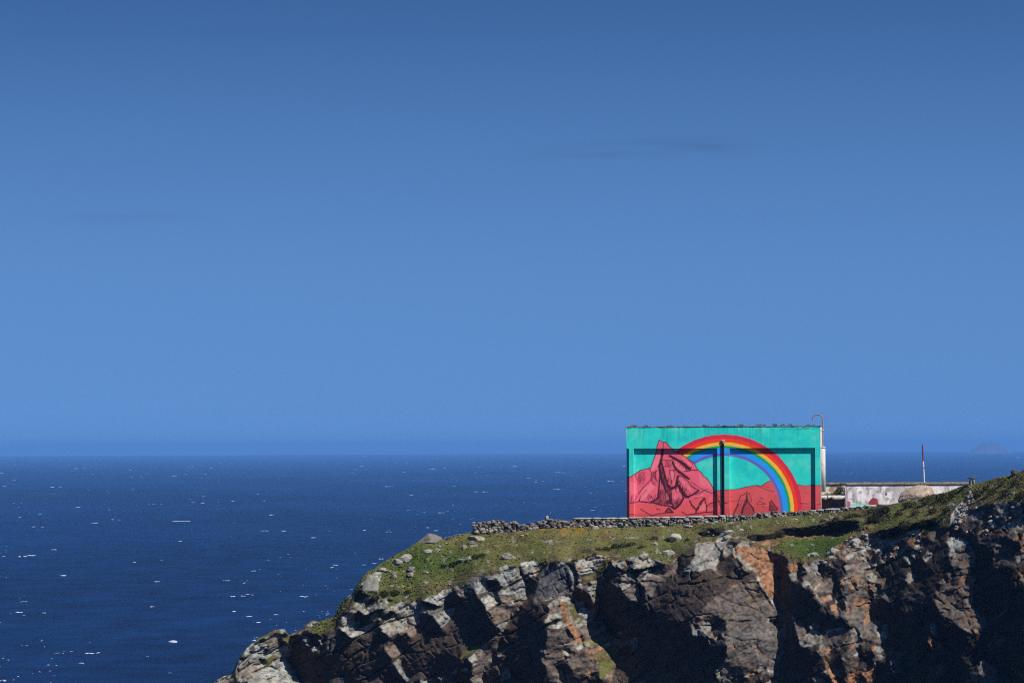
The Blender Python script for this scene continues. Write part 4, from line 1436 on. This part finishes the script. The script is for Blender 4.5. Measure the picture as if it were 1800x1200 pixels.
GB = "dark heath bushes along the turf edge"
LB = "dark green heath bush at the edge of the clifftop turf"
for px, py, w in [(1052, 966, 16), (1066, 966, 18), (1082, 962, 22), (1097, 960, 22), (1110, 957, 20), (978, 988, 15), (1010, 987, 15), (1127, 962, 14), (900, 997, 12), (1045, 974, 10),
                  (1150, 947, 16), (1172, 948, 13), (1208, 950, 14), (660, 1050, 20), (676, 1044, 24), (694, 1042, 20), (718, 1040, 16), (780, 995, 14), (796, 992, 16), (836, 980, 18), (848, 976, 16),
                  (1447, 916, 14), (1470, 912, 16), (1490, 910, 18), (1508, 908, 16),
                  (1545, 905, 30), (1555, 898, 26), (1535, 912, 24), (1500, 908, 20), (1530, 900, 18), (1600, 890, 30), (1630, 884, 32), (1655, 878, 32), (1675, 872, 26), (1590, 925, 26), (1625, 920, 28), (1650, 915, 26),
                  (1580, 905, 22), (1610, 903, 24), (1640, 900, 24), (1665, 898, 22), (1720, 870, 26), (1745, 866, 28), (1770, 868, 30), (1795, 874, 30), (1760, 852, 22), (1785, 850, 24), (1735, 858, 20)]:
    place_bush(px, py, w, LB, GB, random.uniform(.6, .9))
place_bush(1417, 905, 12, "small green bush growing against the foot of the stone wall right of the mural", None, 1.0)

# weeds on the roof edge
wv = []
for k in range(3):
    V, f, c = leaf_ball(.22, .2, .13, 90, (.05, .055, .02), (.16, .11, .05), .045, 760 + k)
    mb = MB(); mb.add(V, f, c); wv.append(mb.build("roof_weed", M_LEAF))
first = [True] * 3
for i, (px, w) in enumerate([(1112, 8), (1116, 7), (1135, 9), (1174, 6), (1180, 7), (1202, 6), (1237, 8), (1243, 7), (1262, 7), (1302, 11), (1333, 10), (1342, 9), (1361, 11), (1375, 9), (1388, 10), (1420, 8), (1428, 7)]):
    k = i % 3
    o = wv[k] if first[k] else wv[k].copy()
    if not first[k]: COL.objects.link(o)
    first[k] = False
    s = w / PXM / .44
    o.location = bl((px - U0) / PXM, random.uniform(.05, .25), BH + .06)
    o.scale = (s, s, s * random.uniform(.6, 1.0)); o.rotation_euler = (0, 0, random.uniform(0, 6))
    tag(o, "small tuft of weeds growing on the roof edge above the mural", "weed", "weeds along the roof edge of the mural building")

# ------------------------------------------------------------------ low white annex on the right
def build_annex():
    Y = 250.6
    k = Y / F
    org = pt(1487, 900, Y)
    zt = float(pt(1590, 852.8, Y)[2]); zb = 54.0
    x0 = float(org[0]); x1 = float(pt(1706, 860, Y)[0])
    root = thing("annex", (x0, Y, zb), "long low white annex with dark stains and a red patch on its wall", "building")
    W = x1 - x0; H = zt - zb
    nu, nz = int(W / .04), int(H / .04)
    uu, zz = np.meshgrid(np.linspace(0, W, nu), np.linspace(0, H, nz))
    px = 1487 + uu / k; py = 852.8 + (H - zz) / k
    base = lin((232, 224, 224)) * np.ones(px.shape + (1,))
    st = np.clip((fbm(px * 1.6, py * .45, 811, 14, 4) - .47) * 4.5, 0, 1) * (.35 + .65 * fbm(px, py, 815, 30, 2))
    sp = np.clip((fbm(px, py, 821, 6, 4) - .56) * 7, 0, 1)
    base = base + (np.array([.13, .115, .125]) - base) * (st * .85)[..., None]
    base = base + (np.array([.16, .13, .12]) - base) * (sp * .6)[..., None]
    ex = px + (fbm(px, py, 831, 5, 3) - .5) * 2.5; ey = py + (fbm(px, py, 835, 5, 3) - .5) * 2.5

    def blob(P, c, al):
        m = inpoly(ex, ey, P); base[m] = base[m] * (1 - al) + lin(c) * al
    blob([(1526, 892), (1527, 882), (1530, 877), (1534, 874.5), (1539, 874.5), (1543, 877.5), (1543.5, 892)], (140, 42, 46), .95)
    blob([(1495, 900), (1495, 885), (1506, 883), (1512, 885), (1520, 884), (1525, 887), (1525, 900)], (95, 205, 185), .75)
    blob([(1488, 900), (1489, 880), (1494, 880), (1494, 900)], (178, 70, 92), .85)
    blob([(1487, 900), (1487, 852), (1490, 852), (1490, 880), (1488.5, 900)], (150, 120, 150), .6)
    blob([(1556, 866), (1560, 866), (1560, 869.5), (1556, 869.5)], (60, 52, 58), .9)
    mb = MB()
    idx = np.arange(nu * nz).reshape(nz, nu)
    f = np.stack([idx[:-1, :-1], idx[:-1, 1:], idx[1:, 1:], idx[1:, :-1]], -1).reshape(-1, 4)
    mb.add(np.stack([uu, 0 * uu, zz], -1).reshape(-1, 3), f, base.reshape(-1, 3))
    wc = (.55, .52, .50)
    mb.box((.0, .004, 0), (.2, 5.0, H - .004), wc); mb.box((W - .2, .004, 0), (W, 5.0, H - .004), wc); mb.box((.21, 4.8, 0), (W - .21, 5, H - .004), wc)
    mb.build("wall", M_STAIN, root)
    mb = MB()
    n = 160
    us = np.linspace(-1.75, W + .1, n)
    tz = H + .20 + (fbm(us * 30, 0 * us, 841, 12, 4) - .5) * .07
    fy = np.where(us < 0, 3.5, -.05)
    v = np.concatenate([np.stack([us, fy, 0 * us + H + .003], -1), np.stack([us, fy, tz], -1), np.stack([us, 0 * us + 5.1, tz], -1), np.stack([us, 0 * us + 5.1, 0 * us + H + .003], -1)])
    f = []
    for r_ in range(4):
        for i in range(n - 1):
            a = r_ * n + i; b = ((r_ + 1) % 4) * n + i
            f.append((a, a + 1, b + 1, b))
    mb.add(v, f)
    for px_, w_ in [(1520, 5), (1585, 4), (1600, 9), (1662, 14), (1540, 4)]:
        u = (px_ - 1487) * k; q, ff = rock_shape(2, 8)
        mb.add(q * np.array([w_ * k * .5, .12, .05]) + np.array([u, .1, H + .22]), ff)
    mb.build("roof", M_ROOF, root)
    # open link between the two buildings
    mb = MB()
    z = lambda py: float(pt(1465, py, Y)[2]) - zb
    ul = (1441.5 - 1487) * k
    bw = rock_shape(1)
    us = np.linspace(ul, -.03, 40)
    n = 40
    ztop = z(870.5) + (fbm(us * 60, 0 * us, 851, 12, 3) - .5) * .06
    zbt = z(878) + np.clip(fbm(us * 60, 0 * us, 855, 16, 3) - .5, 0, 1) * .5
    c = np.where((fbm(us * 60, 0 * us, 857, 20, 2) > .58)[:, None], np.array([.10, .09, .07]), np.array([.55, .52, .46]))
    v = np.concatenate([np.stack([us, 0 * us + .05, zbt], -1), np.stack([us, 0 * us + .05, ztop], -1), np.stack([us, 0 * us + .4, ztop], -1), np.stack([us, 0 * us + .4, zbt], -1)])
    f = []
    for r_ in range(4):
        for i in range(n - 1):
            a = r_ * n + i; b = ((r_ + 1) % 4) * n + i
            f.append((a, a + 1, b + 1, b))
    mb.add(v, f, np.concatenate([c] * 4))
    mb.build("lintel", M_STAIN, root)
    mb = MB(); mb.box((ul, .41, z(872)), (-.01, 3.6, z(870.2))); mb.build("porch_roof", M_ROOF, root)
    # back wall of the porch with painted marks
    nu, nz = 60, 40
    uu, zz = np.meshgrid(np.linspace(ul, -.01, nu), np.linspace(0, z(872.2), nz))
    c = np.ones(uu.shape + (1,)) * np.array([.17, .115, .10])
    pxx = 1487 + uu / k; pyy = 878 + (z(878) - zz) / k
    m = inpoly(pxx + (fbm(pxx, pyy, 861, 4, 2) - .5) * 4, pyy, [(1463, 888), (1466, 884), (1472, 883.5), (1477, 885), (1478, 892), (1464, 891)])
    c[m] = (.03, .10, .24)
    mb = MB(); idx = np.arange(nu * nz).reshape(nz, nu)
    f = np.stack([idx[:-1, :-1], idx[:-1, 1:], idx[1:, 1:], idx[1:, :-1]], -1).reshape(-1, 4)
    mb.add(np.stack([uu, 0 * uu + 1.3, zz], -1).reshape(-1, 3), f, c.reshape(-1, 3))
    mb.build("porch_wall", M_STAIN, root)
    # upper back wall seen over the porch roof
    nu, nz = 60, 24
    uu, zz = np.meshgrid(np.linspace(ul - .3, -.01, nu), np.linspace(z(872), H, nz))
    nn = fbm(uu * 40, zz * 40, 871, 14, 4)
    c = np.array([.60, .57, .50]) * np.ones(uu.shape + (1,)); c = c + (np.array([.26, .17, .11]) - c) * np.clip((nn - .48) * 5, 0, .9)[..., None]
    mb = MB(); idx = np.arange(nu * nz).reshape(nz, nu)
    f = np.stack([idx[:-1, :-1], idx[:-1, 1:], idx[1:, 1:], idx[1:, :-1]], -1).reshape(-1, 4)
    mb.add(np.stack([uu, 0 * uu + 3.6, zz], -1).reshape(-1, 3), f, c.reshape(-1, 3))
    mb.build("back_wall", M_STAIN, root)
    # plants on the porch roof
    for px_, s_, hs, lab in [(1481, 1.0, 1.2, "dark bush on the porch roof against the end of the white annex"), (1455, .55, .7, "low brown weeds on the porch roof beside the mural building"), (1467, .6, .6, "dark low weeds in the middle of the porch roof")]:
        V, ff, cc = leaf_ball(.45, .4, .32, 260, (.012, .020, .008) if px_ > 1460 else (.08, .06, .02), (.045, .055, .02) if px_ > 1460 else (.14, .11, .04), .06, 780 + px_)
        mb = MB(); mb.add(V * s_ * np.array([1, 1, hs]), ff, cc)
        o = mb.build("porch_plant", M_LEAF)
        o.location = (x0 + (px_ - 1487) * k, Y + (.55 if px_ < 1475 else .7), zb + z(870.2))
        tag(o, lab, "plant")
    # mast bolted to the roof
    b = pt(1625, 849, Y + 1.5); t = pt(1621.3, 780, Y + 1.5)
    root2 = thing("mast", tuple(float(q) for q in b), "thin leaning mast, dark red above and white below, on the annex roof", "mast")
    d = Vector(t - b)
    zr = zb + H + .2 - float(b[2])
    mb = MB(); mb.tube([d * 0 + Vector((0, 0, zr)), d * .60], .045, 10); mb.build("white_pole", M_WPAINT, root2)
    mb = MB(); mb.tube([d * .605, d * .97], [.056, .052], 10); mb.tube([d * .97, d * 1.02], [.03, .012], 8); mb.build("red_sleeve", M_REDPAINT, root2)
    for a_, b_ in ((.385, .405), (.565, .60)):
        mb = MB(); mb.tube([d * a_, d * b_], .063, 10); mb.build("collar", M_REDPAINT, root2)
    mb = MB(); mb.box((-.14, -.14, zr - .01), (.14, .14, zr + .03)); mb.build("base_plate", M_GREYMET, root2)


build_annex()

# ------------------------------------------------------------------ dry stone walls
STONE_C = .93 * np.array([[.25, .235, .21], [.20, .185, .165], [.30, .27, .23], [.13, .12, .105], [.24, .18, .14], [.09, .085, .075]])


def dry_wall(name, label, prof, Y0, Y1, seed, sz=7.5, coping=False, thick=.45, loose=1.0):
    """prof: (px, top, bottom) in the photo; stones stacked in rough courses"""
    rng = np.random.default_rng(seed)
    P = np.array(prof, float)
    xa, xb = P[0, 0], P[-1, 0]
    Yf = lambda x: Y0 + (Y1 - Y0) * (x - xa) / (xb - xa)
    mid = pt((xa + xb) / 2, np.interp((xa + xb) / 2, P[:, 0], P[:, 2]), Yf((xa + xb) / 2))
    root = thing(name, tuple(float(q) for q in mid), label, "wall")
    mb = MB(); mc = MB()
    x = xa
    # inner fill so that no gap shows daylight
    n = max(8, int((xb - xa) / 6)); xs = np.linspace(xa + 2, xb - 2, n)
    tp = np.interp(xs, P[:, 0], P[:, 1]) + 3.0; bt = np.interp(xs, P[:, 0], P[:, 2]) + 8
    Yv = np.array([Yf(q) for q in xs])
    fr = pt(xs, bt, Yv + .10) - mid; ft = pt(xs, np.minimum(tp, bt - 1), Yv + .10) - mid
    bk = fr + np.array([0, thick * .7, 0]); bt_ = ft + np.array([0, thick * .7, 0])
    v = np.concatenate([fr, ft, bt_, bk])
    f = []
    for r_ in range(3):
        for i in range(n - 1):
            a = r_ * n + i
            f.append((a, a + 1, a + n + 1, a + n))
    mb.add(v, f, (.07, .063, .052))
    mb.add(v[[0, n, 2 * n, 3 * n]], [(0, 1, 2, 3)], (.045, .04, .033)); mb.add(v[[n - 1, 2 * n - 1, 3 * n - 1, 4 * n - 1]], [(0, 1, 2, 3)], (.045, .04, .033))
    for layer in range(2):
        x = xa
        while x < xb:
            w = sz * rng.uniform(.55, 1.7)
            xm = x + w * .5
            top = np.interp(xm, P[:, 0], P[:, 1]) + (3.2 if coping else rng.normal() * .8); bot = np.interp(xm, P[:, 0], P[:, 2]) + 3
            y = bot + rng.uniform(-1.5, 1.5)
            while y > top + 1:
                h = min(sz * rng.uniform(.35, 1.15), max(y - top, 2.2))
                ww = w * rng.uniform(.6, 1.25)
                q, ff = block_shape(rng)
                Yy = Yf(xm) + (0.0 if layer == 0 else thick * .75)
                m = Yy / F
                c = pt(xm + rng.normal() * w * .22, y - h * .5, Yy)
                q = q * np.array([ww * m * .60, thick * .5 * rng.uniform(.7, 1.1), h * m * .58])
                a = rng.normal() * .28 * loose
                q = np.stack([q[:, 0] * math.cos(a) - q[:, 2] * math.sin(a), q[:, 1], q[:, 0] * math.sin(a) + q[:, 2] * math.cos(a)], 1)
                col = STONE_C[rng.integers(len(STONE_C))] * rng.uniform(.75, 1.25)
                mb.add(q + c - mid + np.array([0, thick * .25 + rng.normal() * .05, 0]), ff, col)
                y -= h * .88
            x += w * .85
    mb.build("stones", M_STONE, root)
    if coping:
        x = xa
        while x < xb:
            w = sz * rng.uniform(2.2, 6.0)
            w = min(w, xb - x)
            q, ff = block_shape(rng)
            xm = x + w / 2; Yy = Yf(xm) + thick * .4; m = Yy / F
            c = pt(xm, np.interp(xm, P[:, 0], P[:, 1]) + 1.5, Yy)
            mc.add(q * np.array([w * m * .56, thick * .66, 1.7 * m]) + c - mid, ff, np.array([.40, .375, .335]) * rng.uniform(.85, 1.12))
            x += w
        mc.build("coping", M_STONE, root)
    return root


dry_wall("stone_wall", "ruined stretch of dry stone wall at the left end, with broken stepped top", [(832, 923, 935), (838, 917.5, 935), (878, 914.5, 935), (890, 920, 936), (903, 916, 935), (917, 922, 932), (939, 921, 928)], 245.6, 245.9, 901, 6.5)
dry_wall("stone_wall", "tumbled stretch of dry stone wall with one upright stone on top", [(942, 918, 924), (955, 914, 924), (968, 913, 924), (983, 914, 925), (1000, 917, 925), (1008, 915, 925)], 245.9, 246.0, 902, 6.0, loose=1.6)
dry_wall("stone_wall", "long stone wall with pale flat coping in front of the mural", [(1007, 909.5, 924), (1101, 909, 924), (1200, 907, 921), (1275, 905, 917)], 246.0, 246.0, 903, 6.0, coping=True)
dry_wall("stone_wall", "uneven coping-less stone wall under the right half of the mural", [(1276, 905.5, 917), (1300, 904, 917), (1306, 908, 916), (1330, 903, 913), (1360, 900.5, 910), (1400, 898, 906), (1422, 897, 905)], 246.0, 245.6, 904, 5.5, loose=1.4)
dry_wall("stone_wall", "low thin topped stone wall in front of the white annex", [(1423, 896.5, 905), (1455, 893.8, 902), (1487, 891, 898), (1520, 888, 894), (1564, 884, 890)], 245.6, 244.0, 905, 5.0, coping=True)

# ------------------------------------------------------------------ boulders
def rockmesh(name, seed, sub=3, col=(.24, .225, .195), col2=(.33, .31, .27), ncut=16):
    rng = np.random.default_rng(seed)
    v, f = rock_shape(sub, ncut, (.58, .95), .012, rng)
    n = fbm(v[:, 0] * 40 + 200, v[:, 1] * 23 + v[:, 2] * 40 + 200, seed, 16, 4)
    v = v * (1 + (n[:, None] - .5) * .18)
    t = np.clip((n - .4) * 4, 0, 1)[:, None]
    c = np.array(col) * (1 - t) + np.array(col2) * t
    c *= (1 + rng.normal(size=(len(v), 1)) * .08)
    return v, f, c


def boulder(px, py, w, h, label, seed, col=(.22, .20, .17), col2=(.33, .31, .27), dep=.8, group=None, Y=None, sub=4, name="boulder", taper=0.0):
    v, f, c = rockmesh(name, seed, sub, col, col2)
    v[:, :2] *= (1 - taper * np.clip(v[:, 2:] + .3, -1, 1.2))
    p = ground(px, py + h * .35) if Y is None else pt(px, py + h * .35, Y)
    m = p[1] / F
    o = link_mesh(name, v * np.array([w * m * .58, w * m * .5 * dep, h * m * .62]), f, M_STONE, cols=c)
    o.location = (p[0], p[1] + w * m * .12, p[2] + h * m * .30)
    o.rotation_euler = (0, random.uniform(-.15, .15), 0)
    tag(o, label, "rock", group)
    return o


PALE = ((.24, .22, .185), (.34, .32, .275)); GREY = ((.15, .135, .115), (.23, .21, .18))
boulder(757, 944, 42, 19, "brown pyramid shaped rock on the skyline left of the walls", 1001, *GREY, taper=.62)
boulder(712, 981, 24, 15, "pale rock outcrop with orange lichen near the left edge of the grass", 1002, *PALE)
boulder(699, 988, 17, 13, "lower grey rock leaning beside the pale lichen outcrop on the left grass", 1003, *PALE)
boulder(751, 968, 17, 8, "flat pale rock in the grass below the pyramid shaped rock", 1004, *PALE)
boulder(771, 960, 10, 5, "small flat stone just under the pyramid shaped rock", 1005, *PALE)
boulder(838, 946, 28, 10, "pale slab tinted orange lying below the ruined wall end", 1006, (.28, .20, .14), (.36, .31, .25))
boulder(816, 961, 9, 9, "upright pale stone left of the orange tinted slab", 1007, *PALE)
boulder(828, 954, 12, 7, "grey stone touching the foot of the orange tinted slab", 1008, *GREY)
boulder(893, 978, 24, 12, "rounded pale boulder on the grass at the cliff brink", 1009, *PALE)
boulder(692, 1013, 11, 11, "small blocky grey rock in the left grass", 1010, *GREY)
boulder(723, 999, 14, 8, "flat tilted grey stone in the middle of the left grass", 1011, *GREY)
boulder(722, 1009, 13, 8, "pale low stone under the flat tilted stone", 1012, *PALE)
boulder(811, 985, 16, 9, "grey rock half hidden by a dark bush in the grass", 1013, *GREY)
boulder(826, 981, 15, 9, "pale rock beside a dark bush in the grass", 1014, *PALE)
boulder(1045, 926.5, 14, 8, "pale triangular stone at the foot of the coped wall", 1015, *PALE)
boulder(1069, 926, 16, 4, "flat pink stone at the foot of the coped wall", 1016, (.30, .24, .19), (.36, .31, .26))
boulder(1189, 945, 24, 15, "large cream boulder on the turf below the mural", 1017, (.30, .28, .22), (.38, .36, .29))
boulder(1175, 972, 19, 12, "cream wedge shaped boulder at the brink below the mural", 1018, (.30, .27, .21), (.38, .35, .28))
boulder(1153, 955, 9, 7, "small round cream stone left of the cream boulders", 1019, *PALE)
boulder(1131, 977, 18, 9, "pale flat rock at the brink left of the wedge shaped boulder", 1020, *PALE)
boulder(1212, 925, 18, 4, "long flat pale stone in the grass under the mural's middle", 1021, *PALE)
boulder(1504, 950, 15, 9, "smooth pale grey rock at the top of the orange rubble", 1022, (.30, .29, .27), (.36, .35, .33))
boulder(1512, 963, 16, 8, "grey rock below the smooth pale one in the orange rubble", 1023, *PALE)
boulder(1432, 974, 14, 9, "pale split rock at the lower edge of the green turf patch", 1024, *PALE)
boulder(1467, 968, 18, 13, "brownish angular rock left of the orange rubble", 1025, (.24, .20, .16), (.31, .27, .22))
boulder(1609, 869, 62, 31, "huge beige boulder in front of the white annex wall", 1026, (.36, .27, .20), (.45, .36, .27), 1.0, None, 243.0, 5)
boulder(1784, 829.5, 12, 10, "dark round rock on the grassy skyline at far right", 1027, (.05, .045, .035), (.09, .08, .06))
boulder(962, 910, 7, 9, "upright pale stone set on top of the tumbled wall", 1028, *PALE, .8, None, 245.95)
boulder(653, 1030, 34, 34, "large lichen covered block on the left skyline of the headland", 1029, (.22, .21, .17), (.32, .31, .26))
boulder(672, 1000, 14, 7, "small pinkish rock above the large lichen block on the skyline", 1030, (.28, .23, .18), (.35, .31, .26))
boulder(682, 1003, 14, 6, "flat pale stone on the turf right of the skyline lichen block", 1031, *PALE)
boulder(1282, 934, 18, 7, "white topped stone on the turf above the great rock buttress", 1032, (.33, .31, .28), (.40, .38, .34))
boulder(1279, 945, 20, 8, "grey stone stacked above the great rock buttress", 1033, *PALE)
boulder(1303, 931, 10, 5, "small white stone right of the stones above the rock buttress", 1034, (.33, .31, .28), (.40, .38, .34))

# small stones strewn over turf and rubble
GP = "small stones lying in the clifftop grass"
LP = "small pale stone lying in the clifftop grass"
pv = []
for k in range(5):
    v, f, c = rockmesh("stone", 1100 + k, 2, (.26, .24, .20), (.36, .34, .29), 12)
    pv.append(link_mesh("stone", v * np.array([.5, .45, .32]), f, M_STONE, cols=c))
pused = [False] * 5
rng = np.random.default_rng(77)
spots = []
for x in np.linspace(782, 832, 13): spots.append((x + rng.normal(), S_(x) + rng.uniform(-.5, 1), rng.uniform(3, 5.5)))
for _ in range(42):
    x = rng.uniform(700, 1420); y = rng.uniform(S_(x) + 6, B_(x) + 3); spots.append((x, y, 2.5 + 5.5 * rng.random() ** 2.5))
for _ in range(20):
    x = rng.uniform(1290, 1480); spots.append((x, rng.uniform(S_(x) + 5, S_(x) + 16), 2.5 + 5 * rng.random() ** 2))
for i, (x, y, w) in enumerate(spots):
    k = i % 5
    o = pv[k] if not pused[k] else pv[k].copy()
    if pused[k]: COL.objects.link(o)
    pused[k] = True
    p = ground(x, y); s = w * p[1] / F
    o.location = (p[0], p[1] - .02, p[2] + .02); o.scale = (s * 1.1, s, s * rng.uniform(.6, 1.0)); o.rotation_euler = (rng.uniform(-.3, .3), rng.uniform(-.3, .3), rng.uniform(0, 6.28))
    tag(o, LP, "stone", GP)
GR = "stones in the orange rubble"
for i in range(70):
    x = rng.uniform(1455, 1620) if i < 45 else rng.uniform(1690, 1800)
    y = rng.uniform(948, 1000) - (x - 1455) * .18 if i < 45 else rng.uniform(885, 945)
    w = 3 + 9 * rng.random() ** 2
    o = pv[i % 5].copy(); COL.objects.link(o)
    p = ground(x, y); s = w * p[1] / F
    o.location = (p[0], p[1] - .03, p[2]); o.scale = (s * 1.1, s, s * rng.uniform(.7, 1.1)); o.rotation_euler = (rng.uniform(-.5, .5), rng.uniform(-.5, .5), rng.uniform(0, 6.28))
    tag(o, "small angular stone lodged in the orange rubble of the right cliff", "stone", GR)

# ------------------------------------------------------------------ stone pillar on the right skyline
def build_pillar():
    Y = 231.2
    b = pt(1709, 872, Y)
    root = thing("stone_pillar", tuple(float(q) for q in b), "small grey stone gate pillar with a dark cap on the right skyline", "pillar")
    m = Y / F
    rng = np.random.default_rng(88)
    mb = MB()
    for py in np.arange(872, 842, -3.4):
        for s in (-1, 1):
            q, f = rock_shape(2, 10, (.75, .97), .01, rng)
            w = (5.4 if py < 853 else 6.2) * m
            mb.add(q * np.array([w * .62, .26, 2.0 * m]) + np.array([s * w * .48 + rng.normal() * .01, rng.normal() * .02, (872 - py) * m]), f, STONE_C[rng.integers(3)] * rng.uniform(.9, 1.3))
    mb.build("shaft", M_STONE, root)
    mb = MB()
    q, f = rock_shape(3, 8, (.75, .9), .01, rng)
    mb.add(q * np.array([7.8 * m, .34, 2.2 * m]) + np.array([0, 0, (872 - 840) * m]), f, (.10, .07, .055))
    mb.build("cap", M_STONE, root)
    # rubble wall running down from it
    rw = thing("rubble_wall", tuple(float(q) for q in pt(1690, 900, 229.5)), "collapsed rubble wall running downhill from the gate pillar", "wall")
    mid = pt(1690, 900, 229.5)
    mb = MB()
    for t in np.linspace(0, 1, 60):
        cx = 1708 - 30 * t + rng.normal() * 3; cy = 868 + 58 * t + rng.normal() * 3
        p = ground(cx, cy)
        mm = p[1] / F
        q, f = rock_shape(2, 12, (.6, .95), .02, rng)
        mb.add(q * np.array([rng.uniform(2.5, 5) * mm, .2, rng.uniform(2, 3.6) * mm]) + p + np.array([0, -.08, 0]) - mid, f, STONE_C[rng.integers(3)] * rng.uniform(.8, 1.35))
    mb.build("stones", M_STONE, rw)


build_pillar()

# ------------------------------------------------------------------ haze over the water
def build_haze():
    m = bpy.data.materials.new("sea_haze"); m.use_nodes = True
    nt = m.node_tree; nt.nodes.clear()
    out = nt.nodes.new("ShaderNodeOutputMaterial")
    pv = nt.nodes.new("ShaderNodeVolumePrincipled")
    pv.inputs["Color"].default_value = (0.19, 0.48, 1.0, 1)
    pv.inputs["Density"].default_value = 8e-5
    pv.inputs["Anisotropy"].default_value = 0.0
    nt.links.new(pv.outputs[0], out.inputs["Volume"])
    mb = MB(); mb.box((-29000, -29000, -6.0), (29000, 29000, 90.0))
    o = mb.build("haze", m)
    o["kind"] = "stuff"


build_haze()
